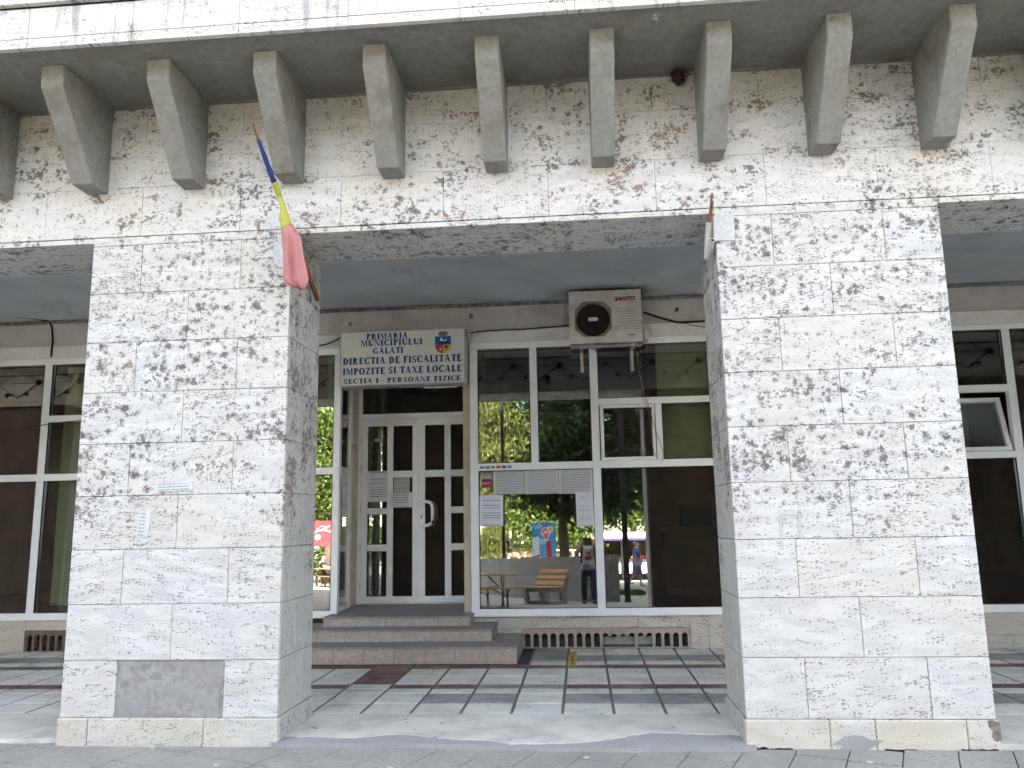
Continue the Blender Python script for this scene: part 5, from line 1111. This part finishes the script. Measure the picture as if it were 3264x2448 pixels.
def tree(name, label, x, y, th, r0, blobs, nclump, nleaf, size, lm, bark='bark', asp=.55, spread=.35, hang=0., cat='tree', group=None):
    e = empty(name, (x, y, GZ), None, label, cat, group)
    t = MB(); top = Vector((0, 0, th)); t.tube([(0, 0, -.05), (.02, .03, th*.3), (-.03, .02, th*.65), (.0, 0, th)], [r0*1.35, r0, r0*.85, r0*.7], 10)
    cs = []
    for (bx_, by_, bz, rx, ry, rz) in blobs:
        for i in range(nclump):
            v = rng.normal(size=3); v /= np.linalg.norm(v); q = .45+.55*rng.random()**.6
            cs.append((bx_+v[0]*rx*q, by_+v[1]*ry*q, bz+v[2]*rz*q))
        t.tube([(0, 0, th*.85), ((bx_)*.5, by_*.5, (th+bz)*.5), (bx_, by_, bz)], [r0*.6, r0*.4, r0*.15], 6)
    for c_ in cs[::4]: 
        b0 = min(blobs, key=lambda q: (q[0]-c_[0])**2+(q[1]-c_[1])**2+(q[2]-c_[2])**2); t.tube([(b0[0]*.9, b0[1]*.9, b0[2]*.97), ((b0[0]+c_[0])/2, (b0[1]+c_[1])/2, (b0[2]+c_[2])/2+.05), c_], [r0*.22, r0*.14, .01], 5)
    t.build('trunk', M[bark], e, smooth=True)
    cs = np.array(cs); C = np.repeat(cs, nleaf, axis=0)+rng.normal(size=(len(cs)*nleaf, 3))*spread*np.array([1, 1, .7])
    D = rng.normal(size=C.shape)
    if hang: D = D*.35+np.array([0, 0, -1])*hang
    leaves('crown', C, D, size, asp, LM[lm], e); return e
PG = 'park trees across the plaza'
tree('conifer', 'tall yellow green drooping conifer filling the upper left pane reflection', -3.4, -21.8, 9., .22, [(0,0,3.4,1.5,1.3,1.2),(0.1,0,5.2,1.5,1.3,1.2),(-.2,0,7.,1.6,1.3,1.2),(0,0,8.8,1.3,1.2,1.3)], 60, 110, .20, 'yellow', asp=.22, spread=.26, hang=.8, group=PG)
tree('juniper_bush', 'upright yellow green juniper bush above the garden wall', -3.72, -19.3, 1.2, .06, [(0,0,1.0,.42,.42,.8),(.1,0,1.7,.3,.3,.55)], 45, 80, .14, 'yellow', asp=.22, spread=.12, hang=-.9, cat='bush')
tree('broadleaf_tree', 'bright sunlit broadleaf tree above the banner in the reflection', -1.6, -21., 2.6, .12, [(-.6,0,2.3,.8,.8,.7),(.3,.2,2.1,.9,.8,.6),(-.2,0,3.4,1.2,1.,.8),(1.4,.2,2.0,.7,.6,.5)], 40, 70, .14, 'bright', group=PG)
tree('broadleaf_tree', 'pale barked tree right of the juniper in the reflection', -3.08, -23.6, 5.5, .14, [(-.5,0,5.6,1.6,1.4,1.4),(.9,0,6.6,1.5,1.4,1.5)], 50, 70, .18, 'mid', 'barkp', group=PG)
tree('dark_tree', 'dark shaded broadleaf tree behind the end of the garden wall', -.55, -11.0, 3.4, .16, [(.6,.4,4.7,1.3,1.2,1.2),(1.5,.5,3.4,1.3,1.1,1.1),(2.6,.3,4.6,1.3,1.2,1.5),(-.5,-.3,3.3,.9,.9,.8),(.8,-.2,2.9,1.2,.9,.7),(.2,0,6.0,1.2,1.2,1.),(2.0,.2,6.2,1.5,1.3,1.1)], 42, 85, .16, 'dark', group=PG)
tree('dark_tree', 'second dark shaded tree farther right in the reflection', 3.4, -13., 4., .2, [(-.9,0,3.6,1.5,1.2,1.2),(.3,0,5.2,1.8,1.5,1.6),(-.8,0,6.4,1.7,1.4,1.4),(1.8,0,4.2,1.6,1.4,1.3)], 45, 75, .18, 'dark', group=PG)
tree('broadleaf_tree', 'wide sunlit tree above the red panel', -11.2, -22., 4.5, .2, [(0,0,5.,1.8,1.5,1.3),(.6,0,7.,1.9,1.5,1.5),(-.4,.3,3.4,1.3,1.,.8),(-1.2,0,6.4,1.5,1.3,1.3)], 55, 75, .18, 'bright', group=PG)
for i, (x, y, h_, lm_) in enumerate(((-7.2,-25.,8.,'mid'),(-.6,-27.,8.5,'mid'),(2.6,-28.,8.,'bright'),(6.5,-25.,9.,'mid'),(-15.5,-24.,9.,'mid'),(-5.6,-29.,10.,'mid'),(11.,-22.,9.,'mid'))):
    tree('park_tree', ('leafy park tree standing left of the conifer', 'leafy park tree behind the banner', 'leafy park tree behind the market kiosk', 'leafy park tree right of the kiosk', 'leafy park tree left of the red panel', 'tallest park tree farthest behind the conifer', 'leafy park tree at the far right of the park')[i], x, y, h_*.4, .22, [(0,0,h_*.5,2.,1.7,1.7),(.9,0,h_*.75,1.9,1.6,1.6),(-1.0,.3,h_*.7,1.9,1.6,1.7),(0,0,h_*.97,1.5,1.4,1.2),(1.3,0,h_*.4,1.3,1.2,1.)], 34, 60, .22, lm_, group=PG)
for i, (x, y) in enumerate(((-14.5,-5.5),(-17.,-8.5))):  # trees added to give the far left panes something dark to reflect
    tree('dark_tree', ('added dense dark tree in the shade beyond the left end of the arcade', 'farther added dark tree beyond the left end of the arcade')[i], x, y, 2.4, .2, [(0,0,2.2,1.6,1.5,1.5),(.8,.5,3.6,1.6,1.5,1.5),(-.6,0,4.8,1.5,1.4,1.3)], 45, 70, .2, 'dark', group=PG)
hc = rng.random((26000, 3))*np.array([60, 1.6, 2.6])+np.array([-34, -33.5, -.1]); hc[:, 2] *= .75+.25*np.sin(hc[:, 0]*2.1)
tag(leaves('hedge', hc, rng.normal(size=hc.shape), .26, .6, LM['mid'], None), 'long clipped green hedge at the far side of the park', 'hedge', kind='stuff')
gc = np.stack([.75+rng.random(5000)*1.1-.2, -10.9+rng.random(5000)*1.8, np.full(5000, GZ+.04)], 1); gd = rng.normal(size=gc.shape)*.4+np.array([0, 0, 1.])
tag(leaves('grass', gc, gd, .10, .12, LM['mid'], None), 'small patch of green grass behind the wall end', 'grass', kind='stuff')
# pale houses far across the park
M['house'] = plain('sunlit_render', (.62, .55, .45), .9, var=.06)
for i, (x0, x1, h_) in enumerate(((-40., -14., 11.), (-13., 9., 9.), (10., 38., 12.))):
    e = empty('apartment_block', ((x0+x1)/2, -52, GZ), None, ('left', 'middle', 'right')[i]+' pale apartment block far across the park, seen only as a reflection', 'building')
    w2 = (x1-x0)/2; MB().box(-w2, w2, -10, 0, 0, h_).build('wall', M['house'], e); MB().box(-w2-.3, w2+.3, -10.3, .3, h_, h_+.4).build('roof', M['cwall'], e)
    for f_ in range(int(h_//3)):
        for q in range(int(w2*2//3)):
            MB().box(-w2+.9+q*3, -w2+2.1+q*3, .005, .06, 1.+f_*3, 2.4+f_*3).build('window', M['black'], e)
